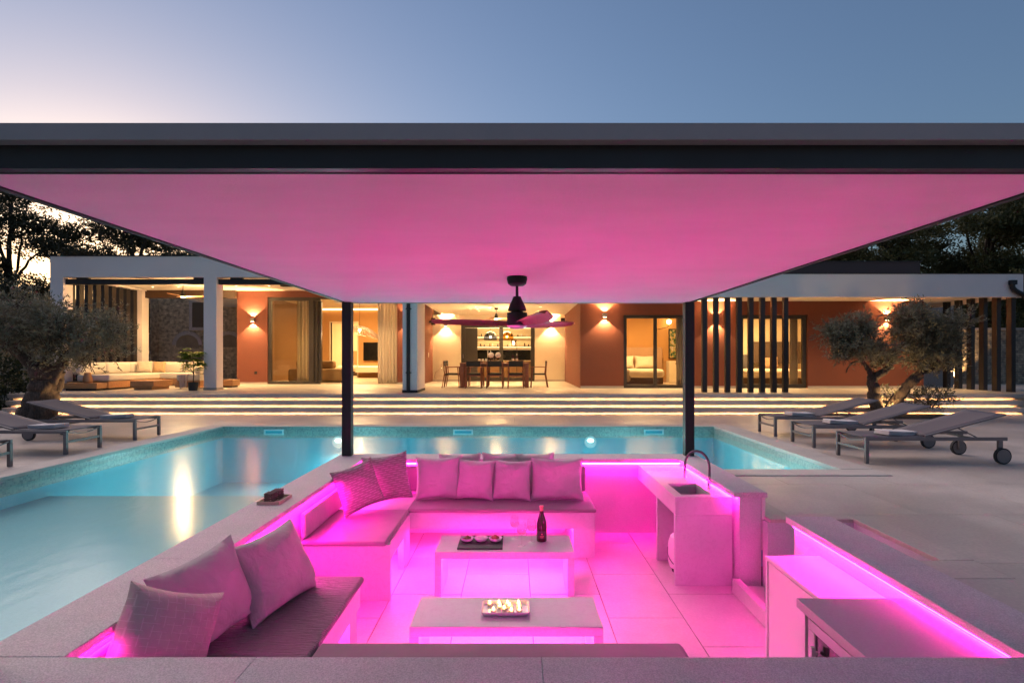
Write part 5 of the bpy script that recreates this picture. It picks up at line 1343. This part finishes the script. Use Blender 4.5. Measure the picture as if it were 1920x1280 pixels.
olive('olive_tree', 'leaning olive tree with a dark slanting trunk beside its paler twin', (8.95, 13.6, 0),
      [([(8.85, 13.6, -.05), (9.15, 13.6, .45), (9.45, 13.6, .8), (9.7, 13.6, 1.0)], .14, .09, True),
       ([(9.6, 13.6, .95), (9.75, 13.6, 1.3), (9.9, 13.6, 1.7)], .06, .03, False),
       ([(9.65, 13.6, 1.0), (10.0, 13.6, 1.15), (10.2, 13.6, 1.5)], .05, .025, False)],
      [((9.35, 13.6, 2.1), (.5, .5, .42)), ((9.9, 13.6, 2.05), (.6, .55, .48)), ((10.35, 13.6, 1.6), (.42, .45, .45)), ((9.75, 13.5, 1.35), (.5, .45, .35))], 6, 1400, up=.55, twl=.24)
def shrub(name, label, c, r, seed, n, mat, L=.06, Wd=.03, up=.6, cat='shrub'):
    rng = np.random.default_rng(seed); rr = random.Random(seed); t = T(name, label, cat, (c[0], c[1], max(c[2]-r[2], 0)))
    lp, ld, p, d = twiggy([(c, r)], n, 8, .16, L, Wd, rng, up, .2)
    lp[:, 2] = np.maximum(lp[:, 2], .01)
    quadmesh('foliage', leaves(lp, ld, L, Wd, rng), mat, t)
    mb = MB()
    for i in range(7):
        a = rr.uniform(0, 6.28); mb.tube([(c[0]+.05*math.cos(a), c[1]+.05*math.sin(a), max(c[2]-r[2], 0)-.02), (c[0]+r[0]*.6*math.cos(a), c[1]+r[1]*.6*math.sin(a), c[2]+r[2]*.4)], [.012, .005], 5)
    P('stems', mb, 'bark', t)
shrub('low_shrub', 'low spreading shrub at the foot of the leaning olive', (10.0, 13.7, .42), (.55, .35, .20), 21, 190, 'olive_leaf')
shrub('low_shrub', 'small loose shoots between the two olive trunks', (8.95, 13.75, .35), (.30, .3, .35), 22, 80, 'olive_leaf')
for i, (x, y, z, r, lab) in enumerate(((-13.6, 13.6, .8, (.9, .7, 1.0), 'dark leafy shrub beside the gnarled olive trunk'), (-15.2, 14.4, 1.0, (1.1, .8, 1.2), 'dark shrub behind the gnarled olive by the stone wall'), (-14.4, 16.0, .9, (.8, .6, 1.0), 'dark shrub against the portico end'))):
    shrub('garden_shrub', lab, (x, y, z), r, 30+i, 700, 'hedge_leaf', .09, .05)
shrub('garden_shrub', 'dark shrub at the clear end of the steps', (13.75, 14.2, .5), (.4, .4, .55), 36, 220, 'hedge_leaf', .07, .04)

def tree(label, base, blobs, seed, n, mat, L=.15, trunk_r=.25):
    rng = np.random.default_rng(seed); rr = random.Random(seed); t = T('broadleaf_tree', label, 'tree', base, 0, 'tall trees behind the villa')
    mb = MB(); b = Vector(base); top = max(c[2] for c, r in blobs)
    o, rad = limb([b+Vector((0, 0, -.1)), b+Vector((.15, 0, top*.3)), b+Vector((-.1, .1, top*.55)), b+Vector((.1, 0, top*.85))], trunk_r, trunk_r*.3, rr, .05); mb.tube(o, rad, 10)
    for c, r in blobs:
        k = rr.uniform(.35, .7); st = b+Vector((0, 0, top*k)); o, rad = limb([st, (st+Vector(c))/2+Vector((0, 0, .3)), Vector(c)+Vector((0, 0, r[2]*.4))], trunk_r*.4, .03, rr, .08); mb.tube(o, rad, 7)
        for q in range(5):
            d = Vector((rr.gauss(0, 1), rr.gauss(0, 1), rr.gauss(0, .7))).normalized(); e = Vector(c)+Vector((d.x*r[0], d.y*r[1], d.z*r[2]))*.85
            o, rad = limb([Vector(c), (Vector(c)+e)/2+Vector((0, 0, .15)), e], .05, .012, rr, .04); mb.tube(o, rad, 5)
    P('trunk', mb, 'bark', t, smooth=70)
    # leaf sprays: many small sub-clumps so that the sky shows between them
    sub = []
    for c, r in blobs:
        for q in range(30):
            d = rng.normal(size=3); d /= np.linalg.norm(d); u = rng.uniform(.45, 1.0); s = rng.uniform(.22, .42)
            sub.append((tuple(np.array(c)+d*u*np.array(r)), (r[0]*s, r[1]*s, r[2]*s*.7)))
    lp, ld, p, d = twiggy(sub, int(n*2.1), 6, .42, L, L*.6, rng, .1, .05)
    quadmesh('crown', leaves(lp, ld, L, L*.62, rng), mat, t)
def spread(cx, cy_, z0, z1, rx, ry, k, seed):
    rr = random.Random(seed); return [((cx+rr.uniform(-1, 1)*rx*.7, cy_+rr.uniform(-1, 1)*ry*.7, z0+(z1-z0)*(i+.5)/k+rr.uniform(-.4, .4)), (rx*rr.uniform(.42, .62), ry*rr.uniform(.45, .6), (z1-z0)/k*rr.uniform(.75, 1.05))) for i in range(k)]
dk, gr = 'tree_leaf_dark', 'tree_leaf_green'
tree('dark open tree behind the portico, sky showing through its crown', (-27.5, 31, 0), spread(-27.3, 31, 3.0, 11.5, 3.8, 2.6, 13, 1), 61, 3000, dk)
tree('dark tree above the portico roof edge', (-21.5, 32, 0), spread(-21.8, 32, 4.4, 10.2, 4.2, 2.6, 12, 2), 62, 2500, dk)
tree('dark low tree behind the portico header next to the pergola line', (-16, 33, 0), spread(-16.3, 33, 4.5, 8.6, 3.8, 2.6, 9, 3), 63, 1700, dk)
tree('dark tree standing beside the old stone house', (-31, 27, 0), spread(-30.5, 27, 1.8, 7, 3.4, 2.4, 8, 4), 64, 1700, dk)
tree('dense green tree behind the dark parapet', (21.2, 31, 0), spread(21.0, 31, 4, 9.8, 4.4, 2.6, 15, 5), 65, 4200, gr)
tree('dense tall green tree beyond the roof end', (25, 30, 0), spread(25, 30, 2.6, 11.0, 3.8, 2.8, 14, 6), 66, 4600, gr)
tree('dense green tree beyond the garden wall', (29.5, 32, 0), spread(29.5, 32, 1.2, 10.5, 3.6, 2.6, 12, 7), 67, 3600, gr)
tree('low green tree rising behind the parapet next to the pergola line', (16.0, 33, 0), spread(16.0, 33, 4, 8.6, 4.0, 2.6, 11, 8), 68, 3000, gr)
tree('dark green tree behind the end slats', (22, 26, 0), spread(21.5, 26, 1.8, 5.0, 2.6, 1.8, 7, 9), 69, 1800, gr)

# ------------------------------------------------------------------ old stone house and garden walls
t = T('stone_house', 'old rubble-stone house with shutters and blind arches behind the portico', 'house', (-17, 27, 0))
YS = 27.5
B('wall', (-19.2, -12.2, YS, YS+.5, .3, 4.6), 'old_stone', t)
B('wall', (-12.2, -10.25, YS+.6, YS+1, .3, 4.6), 'old_stone', t)
B('side_wing', (-26, -17.2, YS-.6, YS-.001, .3, 4.2), 'old_stone', t)
w = B('shutter', (-15.55, -15.0, YS-.06, YS-.002, 2.9, 4.1), 'shutter', t)
P('window_frame', MB().box(-15.7, -15.55, YS-.08, YS-.003, 2.75, 4.25).box(-15.0, -14.85, YS-.08, YS-.003, 2.75, 4.25).box(-15.55, -15.0, YS-.08, YS-.003, 4.1, 4.25).box(-15.55, -15.0, YS-.08, YS-.003, 2.75, 2.9), 'panel_stone', t)
for cx in (-15.8, -13.8):
    mb = MB(); n = 14; r = .55; ring = []
    for k in range(n+1):
        a = PI*k/n; ring.append((cx+r*math.cos(a), 2.05+.5*math.sin(a)))
    loop = ring+[(cx-r, 1.95), (cx+r, 1.95)]
    vs = [(x, YS-.03, z) for x, z in loop]+[(x, YS-.001, z) for x, z in loop]; M = len(loop)
    P('blind_arch', mb.add(vs, [tuple(range(M))[::-1]]+[(k, (k+1) % M, M+(k+1) % M, M+k) for k in range(M)]), 'arch_fill', t)
    mb = MB()
    for k in range(n):
        a = PI*(k+.5)/n; p = Vector((cx+(r+.09)*math.cos(a), YS-.03, 2.05+(.58)*math.sin(a))); d = Vector((math.cos(a), 0, .8*math.sin(a))).normalized()
        B_ = MB().bar(p-d*.09, p+d*.09, .14, .06, (0, 1, 0)); P('arch_stone', B_, 'panel_stone', t, bev=.008, seg=1)
w = B('opening', (-18.2, -17.25, YS-.64, YS-.602, 2.6, 4.0), 'black_screen', t)
B('plaster_band', (-18.4, -17.21, YS-.65, YS-.602, 1.75, 2.55), 'arch_fill', t)
B('ledge', (-18.5, -17.205, YS-.72, YS-.602, 1.62, 1.75), 'panel_stone', t)
t = T('garden_wall', 'coursed stone garden wall lit by a spotlight behind the end slats', 'wall', (17, 21, 0))
B('wall', (12.95, 24, 21.2, 21.6, 0, 2.45), 'garden_stone', t)
B('capping', (12.95, 24, 21.15, 21.65, 2.4505, 2.53), 'panel_stone', t)
t = T('end_wall', 'smooth grey stone end wall between the terracotta wall and the slats', 'wall', (14.5, 19.6, 0))
for k in range(5): B('block', (13.96, 15.05, 19.5, 19.8, .4+.56*k, .4+.56*(k+1)-.006), 'panel_stone', t, bev=.004)
t = T('garden_wall', 'low stone garden wall behind the gnarled olive', 'wall', (-16, 18, 0))
B('wall', (-24, -14.3, 18.6, 19.0, -.05, 2.0), 'old_stone', t)
def uplight(x, y, z, e, lab, tgt):
    t = T('garden_spotlight', lab, 'lamp', (x, y, z))
    d = (Vector(tgt)-Vector((x, y, z))).normalized()
    p = Vector((x, y, z+.09))
    P('body', MB().tube([p-d*.06, p+d*.05], [.035, .045], 14, cap=False), 'dark_metal', t, smooth=50)
    P('stake', MB().tube([(x, y, z-.02), (x, y, z+.09)], .01, 8), 'dark_metal', t)
    P('lens', MB().tube([p+d*.035, p+d*.040], .040, 14), 'lamp_warm', t)
    lamp('spotlight_light', 'SPOT', p+d*.06, e, WARM, t, d.to_track_quat('-Z', 'Y').to_euler(), spot_size=R(110), spot_blend=.5, shadow_soft_size=.03)
uplight(8.75, 13.25, .0, 24, 'small garden spotlight at the foot of the twin olives', (9.0, 13.6, 1.5))
uplight(16.3, 20.95, .44, 150, 'small garden spotlight grazing the stone wall', (16.3, 21.12, 1.3))
uplight(-9.4, 12.5, .0, 20, 'small garden spotlight behind the gnarled olive trunk', (-9.3, 12.2, 1.5))
for x0, x1, y0, y1, lab in ((8.2, 10.6, 13.0, 14.15, 0), (-10.6, -9.4, 11.4, 12.6, 0)):
    B('planting_bed', (x0, x1, y0, y1, -.02, .012), 'soil', None, kind='structure')
